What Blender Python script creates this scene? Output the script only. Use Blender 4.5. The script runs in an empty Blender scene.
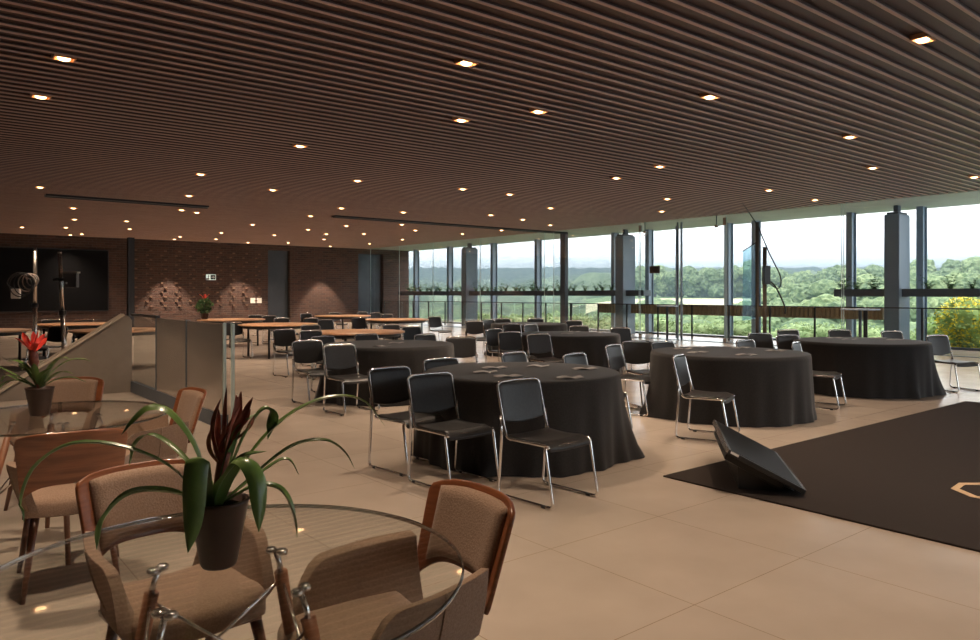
import bpy, bmesh, math, random
from mathutils import Vector, Matrix, noise
C = bpy.context.scene
COL = C.collection
PI = math.pi
R = math.radians
random.seed(7)

# ------------------------------------------------------------------ camera, world, exposure
H = 1.45                                   # eye height
ROT = R(38.96)                             # the building's long axis against the view
CR, SR = math.cos(ROT), math.sin(ROT)
cam_d = bpy.data.cameras.new('camera')
cam = bpy.data.objects.new('camera', cam_d)
COL.objects.link(cam)
cam.location = (0, 0, H)
cam.rotation_euler = (R(90), 0, 0)
cam_d.sensor_width = 36
cam_d.lens = 736 / 980 * 36
cam_d.shift_y = -26 / 980
cam_d.clip_start = .05
cam_d.clip_end = 6000
C.camera = cam
C.view_settings.view_transform = 'Standard'
C.view_settings.look = 'None'
C.view_settings.gamma = 1
C.view_settings.use_curve_mapping = False
C.view_settings.exposure = 1.5
C.cycles.max_bounces = 10
C.cycles.diffuse_bounces = 5
C.cycles.transparent_max_bounces = 24
C.cycles.sample_clamp_indirect = 6
C.cycles.use_denoising = True

SKY = 1.65
w = bpy.data.worlds.new('sky')
C.world = w
w.use_nodes = True
nt = w.node_tree
bg = nt.nodes['Background']
tc = nt.nodes.new('ShaderNodeTexCoord')
sx = nt.nodes.new('ShaderNodeSeparateXYZ')
rp = nt.nodes.new('ShaderNodeValToRGB')
nt.links.new(tc.outputs['Generated'], sx.inputs[0])
nt.links.new(sx.outputs['Z'], rp.inputs[0])
nt.links.new(rp.outputs[0], bg.inputs['Color'])
rp.color_ramp.elements[0].position = 0.0
rp.color_ramp.elements[0].color = (.70, .83, .92, 1)
e = rp.color_ramp.elements.new(.055)
e.color = (.86, .93, .98, 1)
rp.color_ramp.elements[2].position = .13
rp.color_ramp.elements[2].color = (1, 1, 1, 1)
bg.inputs['Strength'].default_value = SKY

LAMP_W = 112.0
LAMP_COL = (1.0, .77, .57)

def P(X, Y, z=0.0):
    """building coordinates (along the ceiling slats, along the window wall) to the scene"""
    return Vector((X * CR - Y * SR, X * SR + Y * CR, z))

# ------------------------------------------------------------------ materials
def mat(name, col, rough=.6, metal=0., spec=.5, sheen=0., coat=0.):
    m = bpy.data.materials.new(name)
    m.use_nodes = True
    b = m.node_tree.nodes['Principled BSDF']
    b.inputs['Base Color'].default_value = (*col, 1)
    b.inputs['Roughness'].default_value = rough
    b.inputs['Metallic'].default_value = metal
    b.inputs['Specular IOR Level'].default_value = spec
    b.inputs['Sheen Weight'].default_value = sheen
    b.inputs['Coat Weight'].default_value = coat
    return m

def noisy(name, c1, c2, scale=(8, 8, 8), rough=.6, detail=4, bump=0., spec=.5, metal=0., sheen=0., coat=0., lo=.35, hi=.65):
    m = mat(name, c1, rough, metal, spec, sheen, coat)
    n = m.node_tree.nodes
    l = m.node_tree.links
    t = n.new('ShaderNodeTexCoord')
    mp = n.new('ShaderNodeMapping')
    mp.inputs['Scale'].default_value = scale
    nz = n.new('ShaderNodeTexNoise')
    nz.inputs['Scale'].default_value = 1
    nz.inputs['Detail'].default_value = detail
    r = n.new('ShaderNodeValToRGB')
    r.color_ramp.elements[0].position = lo
    r.color_ramp.elements[1].position = hi
    r.color_ramp.elements[0].color = (*c1, 1)
    r.color_ramp.elements[1].color = (*c2, 1)
    l.new(t.outputs['Object'], mp.inputs[0])
    l.new(mp.outputs[0], nz.inputs[0])
    l.new(nz.outputs[0], r.inputs[0])
    l.new(r.outputs[0], n['Principled BSDF'].inputs['Base Color'])
    if bump:
        bp = n.new('ShaderNodeBump')
        bp.inputs['Strength'].default_value = bump
        bp.inputs['Distance'].default_value = .01
        l.new(nz.outputs[0], bp.inputs['Height'])
        l.new(bp.outputs[0], n['Principled BSDF'].inputs['Normal'])
    return m

def thin_glass(name, tint, refl=1.0, ior=1.5):
    m = bpy.data.materials.new(name)
    m.use_nodes = True
    n = m.node_tree.nodes
    l = m.node_tree.links
    n.remove(n['Principled BSDF'])
    tr = n.new('ShaderNodeBsdfTransparent')
    tr.inputs[0].default_value = (*tint, 1)
    gl = n.new('ShaderNodeBsdfGlossy')
    gl.inputs['Roughness'].default_value = .01
    fr = n.new('ShaderNodeFresnel')
    fr.inputs['IOR'].default_value = ior
    mu = n.new('ShaderNodeMath')
    mu.operation = 'MULTIPLY'
    mu.inputs[1].default_value = refl
    mx = n.new('ShaderNodeMixShader')
    l.new(fr.outputs[0], mu.inputs[0])
    l.new(mu.outputs[0], mx.inputs[0])
    l.new(tr.outputs[0], mx.inputs[1])
    l.new(gl.outputs[0], mx.inputs[2])
    l.new(mx.outputs[0], n['Material Output'].inputs[0])
    return m

def emit(name, col, s):
    m = bpy.data.materials.new(name)
    m.use_nodes = True
    b = m.node_tree.nodes['Principled BSDF']
    b.inputs['Base Color'].default_value = (*col, 1)
    b.inputs['Emission Color'].default_value = (*col, 1)
    b.inputs['Emission Strength'].default_value = s
    return m

M = {}
M['chrome'] = mat('chrome', (.72, .70, .68), .16, 1.)
M['chair_black'] = noisy('black_upholstery', (.016, .015, .015), (.022, .021, .021), (60, 60, 60), .40, bump=.05, spec=.38)
M['cloth'] = noisy('black_cloth', (.013, .012, .012), (.020, .018, .018), (90, 90, 90), .85, bump=.08, spec=.25, sheen=.12)
M['rubber'] = mat('black_rubber', (.012, .012, .012), .6)
M['laminate'] = noisy('wood_laminate', (.50, .27, .15), (.60, .34, .19), (3, 30, 3), .42)
M['black_edge'] = mat('black_edge', (.015, .014, .014), .4)
M['black_steel'] = mat('black_steel', (.02, .02, .022), .4, .3)
M['grey_steel'] = noisy('painted_grey_steel', (.20, .26, .33), (.225, .29, .36), (2, 2, 2), .45)
M['pillar_steel'] = noisy('pillar_grey_steel', (.13, .175, .225), (.145, .19, .24), (2, 2, 2), .4)
M['dark_steel'] = noisy('dark_grey_steel', (.06, .075, .095), (.07, .085, .105), (2, 2, 2), .5)
M['walnut'] = noisy('walnut_veneer', (.155, .048, .018), (.27, .095, .038), (4, 4, 40), .32, coat=.35, bump=.02)
M['walnut_leg'] = noisy('walnut_leg', (.085, .028, .013), (.14, .05, .022), (40, 40, 4), .38, coat=.2)
M['oak_leg'] = noisy('brown_wood_leg', (.20, .075, .035), (.28, .11, .05), (40, 40, 4), .4, coat=.2)
M['fabric'] = noisy('taupe_fabric', (.235, .150, .100), (.30, .20, .14), (160, 160, 160), .92, bump=.25, spec=.2, sheen=.1)
M['table_glass'] = thin_glass('clear_table_glass', (.95, .965, .95), .7, 1.5)
M['glass_edge'] = thin_glass('glass_edge', (.30, .35, .34), 1.8)
M['pane'] = thin_glass('window_glass', (.995, 1, 1), .22)
M['rail_pane'] = thin_glass('balustrade_glass', (.96, .985, .975), .35)
M['pane_edge'] = mat('green_glass_edge', (.45, .56, .56), .15)
M['steel'] = noisy('brushed_steel', (.58, .53, .48), (.64, .58, .53), (3, 3, 60), .24, metal=.85)
M['parapet'] = noisy('grey_plaster', (.23, .19, .155), (.26, .215, .175), (5, 5, 5), .55)
M['parapet_cap'] = mat('pale_stone_cap', (.56, .46, .36), .45)
M['white_paint'] = mat('white_plastic', (.75, .73, .70), .4)
M['paper'] = mat('paper', (.22, .205, .20), .8)
M['plaster'] = noisy('grey_soffit_plaster', (.30, .32, .30), (.34, .36, .34), (2, 2, 2), .7)
M['slat'] = noisy('brown_slat', (.055, .028, .023), (.068, .036, .030), (1.5, 25, 25), .5)
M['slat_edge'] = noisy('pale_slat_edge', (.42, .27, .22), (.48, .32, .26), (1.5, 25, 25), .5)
M['slat_back'] = mat('dark_ceiling_void', (.03, .016, .012), .8)
M['screen'] = mat('black_display', (.006, .006, .007), .5, 0, .08)
M['rug'] = noisy('charcoal_rug', (.030, .023, .020), (.046, .036, .031), (220, 220, 220), .95, bump=.5, spec=.1)
M['rug_mark'] = noisy('beige_rug_mark', (.55, .38, .22), (.63, .45, .27), (200, 200, 200), .9)
M['pot'] = noisy('dark_brown_pot', (.040, .020, .014), (.055, .028, .02), (8, 8, 8), .38)
M['soil'] = noisy('soil', (.02, .013, .009), (.05, .033, .022), (60, 60, 60), .9, bump=.5)
M['leaf'] = noisy('strap_leaf_green', (.07, .13, .03), (.13, .20, .05), (14, 14, 14), .3)
M['leaf_pale'] = noisy('pale_strap_leaf', (.10, .17, .05), (.26, .30, .12), (20, 20, 20), .35)
M['bract_brown'] = noisy('dark_red_bract', (.19, .05, .035), (.36, .11, .07), (30, 30, 30), .45)
M['bract_red'] = noisy('scarlet_bract', (.55, .03, .02), (.75, .07, .04), (30, 30, 30), .42)
M['door_blue'] = noisy('slate_blue_door', (.040, .052, .070), (.05, .064, .085), (2, 2, 2), .5)
M['trim_glow'] = emit('lamp_glow', (1, .60, .28), 4)
M['trim_metal'] = mat('copper_trim', (.55, .28, .14), .35, .6)
M['band'] = noisy('reflection_brown_band', (.22, .15, .085), (.32, .22, .13), (1, 40, 1), .5)  # brown reflection of the railing glass put into the beam's own colour
M['sign_green'] = emit('exit_sign_panel', (.55, .62, .55), .35)
M['sign_dark'] = mat('exit_sign_dark', (.008, .02, .014), .5)
M['grey_box'] = mat('dark_grey_box', (.06, .055, .055), .5)
M['cable'] = mat('black_cable', (.012, .012, .012), .5)
M['pale_cable'] = mat('grey_cable', (.30, .24, .20), .5)
M['acrylic'] = thin_glass('frosted_panel', (.62, .74, .78), 1.0)
M['bark'] = noisy('bark', (.07, .05, .035), (.14, .11, .08), (6, 6, 2), .9)
M['yellow'] = noisy('yellow_blossom', (.92, .70, .04), (.95, .78, .08), (5, 5, 5), .7)

def floor_mat():
    m = mat('porcelain_tile', (.5, .4, .3), .3)
    n = m.node_tree.nodes
    l = m.node_tree.links
    b = n['Principled BSDF']
    t = n.new('ShaderNodeTexCoord')
    mp = n.new('ShaderNodeMapping')
    mp.inputs['Location'].default_value = (-2.90 + .0, -2.07, 0)
    br = n.new('ShaderNodeTexBrick')
    br.offset = 0
    br.inputs['Scale'].default_value = 1
    br.inputs['Mortar Size'].default_value = .0022
    br.inputs['Mortar Smooth'].default_value = 0
    br.inputs['Brick Width'].default_value = .97
    br.inputs['Row Height'].default_value = .97
    br.inputs['Color1'].default_value = (.52, .43, .35, 1)
    br.inputs['Color2'].default_value = (.50, .41, .333, 1)
    br.inputs['Mortar'].default_value = (.30, .22, .15, 1)
    nz = n.new('ShaderNodeTexNoise')
    nz.inputs['Scale'].default_value = 2.2
    nz.inputs['Detail'].default_value = 6
    mx = n.new('ShaderNodeMixRGB')
    mx.blend_type = 'MULTIPLY'
    mx.inputs[0].default_value = .25
    rr = n.new('ShaderNodeMapRange')
    rr.inputs[3].default_value = .16
    rr.inputs[4].default_value = .26
    l.new(t.outputs['Object'], mp.inputs[0])
    l.new(mp.outputs[0], br.inputs[0])
    l.new(t.outputs['Object'], nz.inputs[0])
    l.new(br.outputs[0], mx.inputs[1])
    l.new(nz.outputs[0], mx.inputs[2])
    l.new(mx.outputs[0], b.inputs['Base Color'])
    l.new(nz.outputs[0], rr.inputs[0])
    l.new(rr.outputs[0], b.inputs['Roughness'])
    return m
M['floor'] = floor_mat()

def brick_mat():
    m = mat('dark_brick', (.2, .1, .08), .8)
    n = m.node_tree.nodes
    l = m.node_tree.links
    t = n.new('ShaderNodeTexCoord')
    sp = n.new('ShaderNodeSeparateXYZ')
    cb = n.new('ShaderNodeCombineXYZ')
    ad = n.new('ShaderNodeMath')
    br = n.new('ShaderNodeTexBrick')
    br.inputs['Scale'].default_value = 1
    br.inputs['Brick Width'].default_value = .30
    br.inputs['Row Height'].default_value = .10
    br.inputs['Mortar Size'].default_value = .010
    br.inputs['Color1'].default_value = (.085, .040, .029, 1)
    br.inputs['Color2'].default_value = (.048, .026, .021, 1)
    br.inputs['Mortar'].default_value = (.085, .062, .052, 1)
    l.new(t.outputs['Object'], sp.inputs[0])
    l.new(sp.outputs['X'], ad.inputs[0])
    l.new(sp.outputs['Y'], ad.inputs[1])
    l.new(ad.outputs[0], cb.inputs['X'])
    l.new(sp.outputs['Z'], cb.inputs['Y'])
    l.new(cb.outputs[0], br.inputs[0])
    l.new(br.outputs[0], n['Principled BSDF'].inputs['Base Color'])
    bp = n.new('ShaderNodeBump')
    bp.inputs['Distance'].default_value = .02
    bp.inputs['Strength'].default_value = .8
    bp.invert = True
    l.new(br.outputs['Fac'], bp.inputs['Height'])
    l.new(bp.outputs[0], n['Principled BSDF'].inputs['Normal'])
    return m
M['brick'] = brick_mat()
M['brick_header'] = noisy('pale_brick_header', (.12, .068, .046), (.18, .108, .072), (3, 3, 6), .8)

def foliage_mat(name, c1, c2, scale):
    m = noisy(name, c1, c2, (scale,) * 3, .85, detail=8, bump=0, spec=.15, lo=.38, hi=.62)
    return m
M['forest'] = foliage_mat('forest_green', (.05, .085, .05), (.15, .20, .12), .05)
M['forest_low'] = foliage_mat('valley_wood_green', (.06, .095, .055), (.16, .21, .12), .12)
M['tree_leaf'] = foliage_mat('tree_crown_green', (.065, .105, .055), (.17, .225, .115), 1.2)
M['tree_leaf2'] = foliage_mat('light_tree_crown_green', (.095, .145, .07), (.24, .30, .15), 1.4)
M['hedge_leaf'] = foliage_mat('pale_hedge_green', (.15, .22, .09), (.36, .44, .22), 3)
M['shrub_leaf'] = foliage_mat('shrub_leaf_green', (.26, .37, .12), (.40, .52, .20), 2)
M['fern'] = foliage_mat('planter_leaf_green', (.03, .075, .03), (.09, .17, .06), 6)
M['field'] = noisy('dry_field', (.42, .40, .24), (.55, .50, .32), (.02, .02, .02), .9)
M['lawn'] = noisy('short_lawn', (.06, .13, .035), (.11, .19, .055), (2, 2, 2), .9)
M['paving'] = noisy('pale_paving', (.40, .38, .36), (.48, .46, .43), (1, 1, 1), .8)

# ------------------------------------------------------------------ mesh helpers
class MB:
    def __init__(s):
        s.v = []
        s.f = []
        s.m = []
        s.sm = []
    def add(s, vs, fs, mi=0, smooth=False, T=None):
        o = len(s.v)
        for p in vs:
            p = Vector(p)
            s.v.append(T @ p if T else p)
        for f in fs:
            s.f.append([i + o for i in f])
            s.m.append(mi)
            s.sm.append(smooth)
        return s
    def box(s, a, b, mi=0, T=None):
        (x0, y0, z0), (x1, y1, z1) = a, b
        vs = [(x0, y0, z0), (x1, y0, z0), (x1, y1, z0), (x0, y1, z0), (x0, y0, z1), (x1, y0, z1), (x1, y1, z1), (x0, y1, z1)]
        return s.add(vs, [(3, 2, 1, 0), (4, 5, 6, 7), (0, 1, 5, 4), (1, 2, 6, 5), (2, 3, 7, 6), (3, 0, 4, 7)], mi, False, T)
    def prism(s, poly, z0, z1, mi=0, T=None, mtop=None, mside=None):
        n = len(poly)
        vs = [(x, y, z0) for x, y in poly] + [(x, y, z1) for x, y in poly]
        s.add(vs, [list(range(n))[::-1]], mi, False, T)
        o = len(s.v) - 2 * n
        s.f.append([o + n + i for i in range(n)]); s.m.append(mi if mtop is None else mtop); s.sm.append(False)
        for i in range(n):
            j = (i + 1) % n
            s.f.append([o + i, o + j, o + n + j, o + n + i]); s.m.append(mi if mside is None else mside); s.sm.append(False)
        return s
    def lathe(s, prof, n=32, mi=0, c=(0, 0, 0), T=None):
        vs, fs = [], []
        for r, z in prof:
            for k in range(n):
                a = 2 * PI * k / n
                vs.append((c[0] + r * math.cos(a), c[1] + r * math.sin(a), c[2] + z))
        for i in range(len(prof) - 1):
            for k in range(n):
                q = (k + 1) % n
                fs.append((i * n + k, i * n + q, (i + 1) * n + q, (i + 1) * n + k))
        if prof[0][0] > 1e-6: fs.append(tuple(range(n))[::-1])
        if prof[-1][0] > 1e-6: fs.append(tuple((len(prof) - 1) * n + k for k in range(n)))
        return s.add(vs, fs, mi, True, T)
    def tube(s, pts, r, n=8, mi=0, r1=None, closed=False, T=None):
        pts = [Vector(p) for p in pts]
        N = len(pts)
        vs, fs = [], []
        up = None
        for i, p in enumerate(pts):
            if closed: d = pts[(i + 1) % N] - pts[i - 1]
            else: d = (pts[min(i + 1, N - 1)] - pts[max(i - 1, 0)])
            d.normalize()
            if up is None:
                up = d.orthogonal().normalized()
            else:
                up = up - d * up.dot(d)
                if up.length < 1e-6: up = d.orthogonal()
                up.normalize()
            sd = d.cross(up)
            rr = r if r1 is None else r + (r1 - r) * i / (N - 1)
            for k in range(n):
                a = 2 * PI * k / n
                vs.append(p + (up * math.cos(a) + sd * math.sin(a)) * rr)
        for i in range(N if closed else N - 1):
            j = (i + 1) % N
            for k in range(n):
                q = (k + 1) % n
                fs.append((i * n + k, i * n + q, j * n + q, j * n + k))
        if not closed:
            fs.append(tuple(range(n))[::-1])
            fs.append(tuple((N - 1) * n + k for k in range(n)))
        return s.add(vs, fs, mi, True, T)
    def grid(s, fn, nu, nv, mi=0, thick=0., wrap=False, T=None):
        """fn(u,v)->(point, normal); with thickness a closed slab"""
        vs, fs = [], []
        for i in range(nu + 1):
            for j in range(nv + 1):
                p, nrm = fn(i / nu, j / nv)
                vs.append(Vector(p))
        W = nv + 1
        if thick:
            for i in range(nu + 1):
                for j in range(nv + 1):
                    p, nrm = fn(i / nu, j / nv)
                    vs.append(Vector(p) - Vector(nrm).normalized() * thick)
        o = (nu + 1) * W
        for i in range(nu):
            for j in range(nv):
                q = (i * W + j, (i + 1) * W + j, (i + 1) * W + j + 1, i * W + j + 1)
                fs.append(q)
                if thick: fs.append(tuple(o + k for k in q[::-1]))
        if thick:
            for i in range(nu):
                a, b = i * W, (i + 1) * W
                fs.append((a, o + a, o + b, b)[::1])
                a, b = i * W + nv, (i + 1) * W + nv
                fs.append((a, b, o + b, o + a))
            for j in range(nv):
                a, b = j, j + 1
                fs.append((a, b, o + b, o + a))
                a, b = nu * W + j, nu * W + j + 1
                fs.append((a, o + a, o + b, b))
        return s.add(vs, fs, mi, True, T)
    def build(s, name, mats, parent=None, bevel=0., seg=2, sub=0, auto=None):
        me = bpy.data.meshes.new(name)
        me.from_pydata([tuple(p) for p in s.v], [], s.f)
        for m in (mats if isinstance(mats, (list, tuple)) else [mats]): me.materials.append(m)
        me.polygons.foreach_set('material_index', s.m)
        me.polygons.foreach_set('use_smooth', s.sm)
        bm = bmesh.new(); bm.from_mesh(me)
        bmesh.ops.recalc_face_normals(bm, faces=bm.faces)
        bm.to_mesh(me); bm.free()
        me.update()
        o = bpy.data.objects.new(name, me)
        COL.objects.link(o)
        if parent: o.parent = parent
        if bevel:
            b = o.modifiers.new('edge', 'BEVEL'); b.width = bevel; b.segments = seg; b.limit_method = 'ANGLE'; b.angle_limit = R(40)
        if sub:
            d = o.modifiers.new('smooth', 'SUBSURF'); d.levels = sub; d.render_levels = sub
        return o

def fillet(pts, r, n=5):
    pts = [Vector(p) for p in pts]
    out = [pts[0]]
    for a, b, c in zip(pts, pts[1:], pts[2:]):
        d1, d2 = (a - b), (c - b)
        k = min(r, d1.length * .45, d2.length * .45)
        p, q = b + d1.normalized() * k, b + d2.normalized() * k
        for i in range(n + 1):
            t = i / n
            out.append((1 - t) ** 2 * p + 2 * t * (1 - t) * b + t * t * q)
    out.append(pts[-1])
    return out

def spline(pts, n=24):
    pts = [Vector(p) for p in pts]
    P_ = [pts[0] * 2 - pts[1]] + pts + [pts[-1] * 2 - pts[-2]]
    out = []
    segs = len(pts) - 1
    for i in range(n + 1):
        t = i / n * segs
        k = min(int(t), segs - 1)
        u = t - k
        a, b, c, d = P_[k:k + 4]
        out.append(.5 * (2 * b + (c - a) * u + (2 * a - 5 * b + 4 * c - d) * u * u + (3 * b - a - 3 * c + d) * u ** 3))
    return out

def tag(o, label=None, cat=None, group=None, kind=None):
    if label: o['label'] = label
    if cat: o['category'] = cat
    if group: o['group'] = group
    if kind: o['kind'] = kind
    return o

def thing(name, label, cat, loc=(0, 0, 0), rz=0, group=None):
    o = bpy.data.objects.new(name, None)
    o.empty_display_size = .1
    COL.objects.link(o)
    o.location = loc
    o.rotation_euler = (0, 0, rz)
    return tag(o, label, cat, group)

def kids(o): return KIDS.get(o.name, [])
def dup(root, loc, rz, label, group=None):
    r = root.copy(); COL.objects.link(r)
    r.location = loc; r.rotation_euler = (0, 0, rz)
    if label: r['label'] = label
    if group: r['group'] = group
    for ch in list(root.children):
        c = ch.copy(); COL.objects.link(c); c.parent = r
        for g in list(ch.children):
            d = g.copy(); COL.objects.link(d); d.parent = c
    return r

def struct(name, mb, m, building=True, label=None, cat=None, **kw):
    o = mb.build(name, m, **kw)
    if building: o.rotation_euler = (0, 0, ROT)
    o['kind'] = 'structure'
    if label: tag(o, label, cat)
    return o

# ------------------------------------------------------------------ room shell (building coordinates)
CE = 3.80                 # slat underside
XS = 19.2                 # slats end here, the glass line
XM = 21.5                 # mullion line
YB = 34.0                 # brick wall
X0, Y0 = -9.0, -9.0

mb = MB(); mb.box((X0, Y0, -.12), (XM + .25, YB, 0))
struct('floor', mb, M['floor'], label='beige porcelain tile floor of the hall', cat='floor')

mb = MB()
y = Y0 + .07
while y < YB:
    mb.box((X0, y - .0135, CE + .012), (XS - .02, y + .0135, CE + .034), 0)
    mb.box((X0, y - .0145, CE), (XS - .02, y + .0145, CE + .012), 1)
    y += .2
mb.box((X0, Y0, CE + .034), (XS, YB, CE + .26), 0)
struct('ceiling', mb, [M['slat'], M['slat_edge'], M['slat_back']], label='brown slatted ceiling of long parallel battens', cat='ceiling')
mb = MB(); mb.box((XS, Y0, CE), (XM + .3, YB, CE + .26))
struct('ceiling_soffit', mb, M['plaster'], label='smooth grey soffit strip above the windows', cat='ceiling')
mb = MB(); mb.box((XM + .15, Y0, CE - .28), (XM + .45, YB + .3, CE + .5))
# edge beam is above the frame line from inside, kept as the building's fascia
mb2 = MB(); mb2.box((XM + .3, Y0, CE), (XM + .6, YB + .3, CE + .5))
struct('trim_1', mb2, M['plaster'], label='grey roof fascia beyond the soffit', cat='trim')

# brick wall: sections between the two door recesses
mb = MB()
def brick_sec(xa, xb): mb.box((xa, YB, 0), (xb, YB + .35, CE + .26), 0)
brick_sec(X0, 13.86); brick_sec(14.97, 18.7); brick_sec(20.2, XM + .3)
for (xa, xb) in ((13.86, 14.97), (18.7, 20.2)): mb.box((xa, YB, 3.55), (xb, YB + .35, CE + .26), 0)
for j in range(13):                         # headers that stand proud in a checker
    for i in range(46):
        if (i + j) % 2: continue
        xx = 7.95 + i * .30 + (.15 if j % 2 else 0)
        if xx > 13.6: continue
        z = .9 + j * .2
        mb.box((xx, YB - .07, z), (xx + .11, YB, z + .06), 1)
struct('wall_back', mb, [M['brick'], M['brick_header']], label='dark brown brick wall at the far end of the hall', cat='wall')
mb = MB(); mb.box((X0 - .2, Y0, 0), (X0, YB, CE + .26)); mb.box((X0, Y0 - .2, 0), (4, Y0, CE + .26)); mb.box((4, Y0 - .2, 0), (XM + .3, Y0, .3)); mb.box((4, Y0 - .2, 3.5), (XM + .3, Y0, CE + .26))
struct('wall_left', mb, M['parapet'])
for i, (xa, xb) in enumerate(((13.86, 14.97), (18.7, 20.2))):
    mb = MB(); mb.box((xa, YB + .22, 0), (xb, YB + .27, 3.55), 0)
    mb.box((xa, YB + .19, 0), (xa + .05, YB + .3, 3.55), 1); mb.box((xb - .05, YB + .19, 0), (xb, YB + .3, 3.55), 1)
    mb.box((xa, YB + .28, 0), (xb, YB + .35, 3.55), 1)
    struct('door_%d' % (i + 1), mb, [M['door_blue'], M['black_steel']], label=('tall slate blue door in the middle of the brick wall', 'tall dark door in the brick wall beside the windows')[i], cat='door')

# mullions on the window line: flange, web, flange
for i, Y in enumerate((32.8, 29.75, 26.3, 23.3, 18.95, 17.3, 14.0, 13.0, 9.98, 8.1, 5.0, 1.8, -1.5, -4.8)):
    mb = MB()
    mb.box((XM - .14, Y - .085, -.1), (XM - .125, Y + .085, CE)); mb.box((XM + .125, Y - .085, -.1), (XM + .14, Y + .085, CE))
    mb.box((XM - .125, Y - .03, -.1), (XM + .125, Y + .03, CE))
    o = struct('window_mullion', mb, M['grey_steel'])
mb = MB(); mb.box((XM - .1, Y0, 0), (XM + .1, YB, .06)); struct('trim_2', mb, M['dark_steel'])

# box pillars that stop short of the ceiling
for i, Y in enumerate((8.4, 17.75, 27.1, -1.0)):
    mb = MB()
    mb.box((20.35, Y - .19, 0), (21.03, Y + .19, 3.55), 0)
    mb.box((20.40, Y - .15, 3.55), (20.98, Y + .15, 3.61), 1)
    mb.box((20.6, Y - .06, 3.61), (20.8, Y + .06, CE), 1)
    struct('pillar', mb, [M['pillar_steel'], M['dark_steel']], bevel=.02, label=('grey steel box pillar beside the yellow flowering shrub', 'grey steel box pillar behind the middle tables', 'grey steel box pillar nearest the brick wall', 'grey steel box pillar outside the frame')[i], cat='pillar')
# planter beams at eye level
for i, (a, b) in enumerate(((8.2, -.78), (10.0, 8.6), (33.0, 27.3), (26.9, 17.95), (17.55, 16.75))):
    mb = MB(); a, b = max(a, b), min(a, b)
    mb.box((20.5, b, 1.38), (20.9, a, 1.40)); mb.box((20.5, b, 1.40), (20.53, a, 1.585)); mb.box((20.87, b, 1.40), (20.9, a, 1.585))
    mb.box((20.53, b, 1.40), (20.87, a, 1.54)); mb.box((20.53, b, 1.54), (20.87, b + .03, 1.585)); mb.box((20.53, a - .03, 1.54), (20.87, a, 1.585))
    struct('beam_planter', mb, M['dark_steel'])
# low slatted beam behind the balustrade, coloured as the glass's brown reflection
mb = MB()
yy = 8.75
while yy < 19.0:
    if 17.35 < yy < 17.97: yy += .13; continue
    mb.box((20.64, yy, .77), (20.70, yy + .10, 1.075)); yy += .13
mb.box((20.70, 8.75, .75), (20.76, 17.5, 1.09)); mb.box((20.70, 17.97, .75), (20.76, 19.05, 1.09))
struct('trim_3', mb, M['band'], label='low slatted beam between two pillars, coloured as a brown glass reflection', cat='trim')

# ------------------------------------------------------------------ glass line, balustrade
def glass_pane(name, ya, yb, x, z0, z1, label, cat, group=None, m='pane', edge=True, t=.012):
    c = P(x, (ya + yb) / 2)
    o = thing(name, label, cat, c, ROT, group)
    h = (yb - ya) / 2
    mb = MB(); mb.box((-t / 2, -h + .012, z0), (t / 2, h - .012, z1)); mb.build('pane', M[m], o)
    mb = MB()
    mb.box((-t / 2 - .004, -h, z0), (t / 2 + .004, -h + .012, z1)); mb.build('edge_strip', M['pane_edge'], o)
    mb = MB()
    mb.box((-t / 2 - .004, h - .012, z0), (t / 2 + .004, h, z1)); mb.build('edge_strip', M['pane_edge'], o)
    return o
GY = [33.6, 30.8, 27.9, 24.4, 20.45]
for a, b, lb in ((30.8, 33.6, 'tall clear glass sheet of the window line beside the brick wall'), (27.9, 30.8, 'tall clear glass sheet second from the brick wall'),
                 (24.4, 27.9, 'tall clear glass sheet third from the brick wall'), (20.45, 24.4, 'tall clear glass sheet just beyond the dark partition post'),
                 (15.87, 19.95, 'tall clear glass sheet between the dark post and the glass doors'), (9.15, 12.58, 'tall clear glass sheet with cable stand in front'),
                 (4.6, 9.11, 'tall clear glass sheet in front of the yellow shrub')):
    o = glass_pane('glass_wall_panel', a, b, XS, .01, CE - .01, lb, 'glass panel')
for a, b, hy, lb in ((14.29, 15.83, -.60, 'frameless glass door leaf on the brick wall side of the pair'), (12.62, 14.21, .62, 'frameless glass door leaf next to the cable stand')):
    o = glass_pane('glass_door', a, b, XS, .015, CE - .08, lb, 'glass door')
    s = -1 if hy < 0 else 1
    h = (b - a) / 2
    mb = MB(); mb.tube([(-.06, s * -1 * (-h + .06) * -1, .35), (-.06, s * h - s * .06, 3.0)], .018)
    # pull bar stands on the meeting edge
    mb = MB()
    ys = -(h - .05) if s < 0 else (h - .05)
    mb.tube([(-.06, ys, .06), (-.06, ys, CE - .2)], .02, 10)
    for z in (.9, 1.9): mb.tube([(0, ys, z), (-.06, ys, z)], .012, 8)
    mb.build('pull_bar', M['grey_steel'], o)
    mb = MB(); yy = -(h - .002) if s < 0 else (h - .062); mb.box((-.012, yy, .02), (.012, yy + .06, CE - .09)); mb.build('stile', M['grey_steel'], o)
    mb = MB(); mb.box((-.03, -s * (h - .01) - .05, CE - .30), (.03, -s * (h - .01) + .05, CE - .08)); mb.build('patch_hinge', M['steel'], o)
    mb = MB(); mb.box((-.03, -s * (h - .01) - .05, .015), (.03, -s * (h - .01) + .05, .14)); mb.build('patch_hinge', M['steel'], o)
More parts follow.
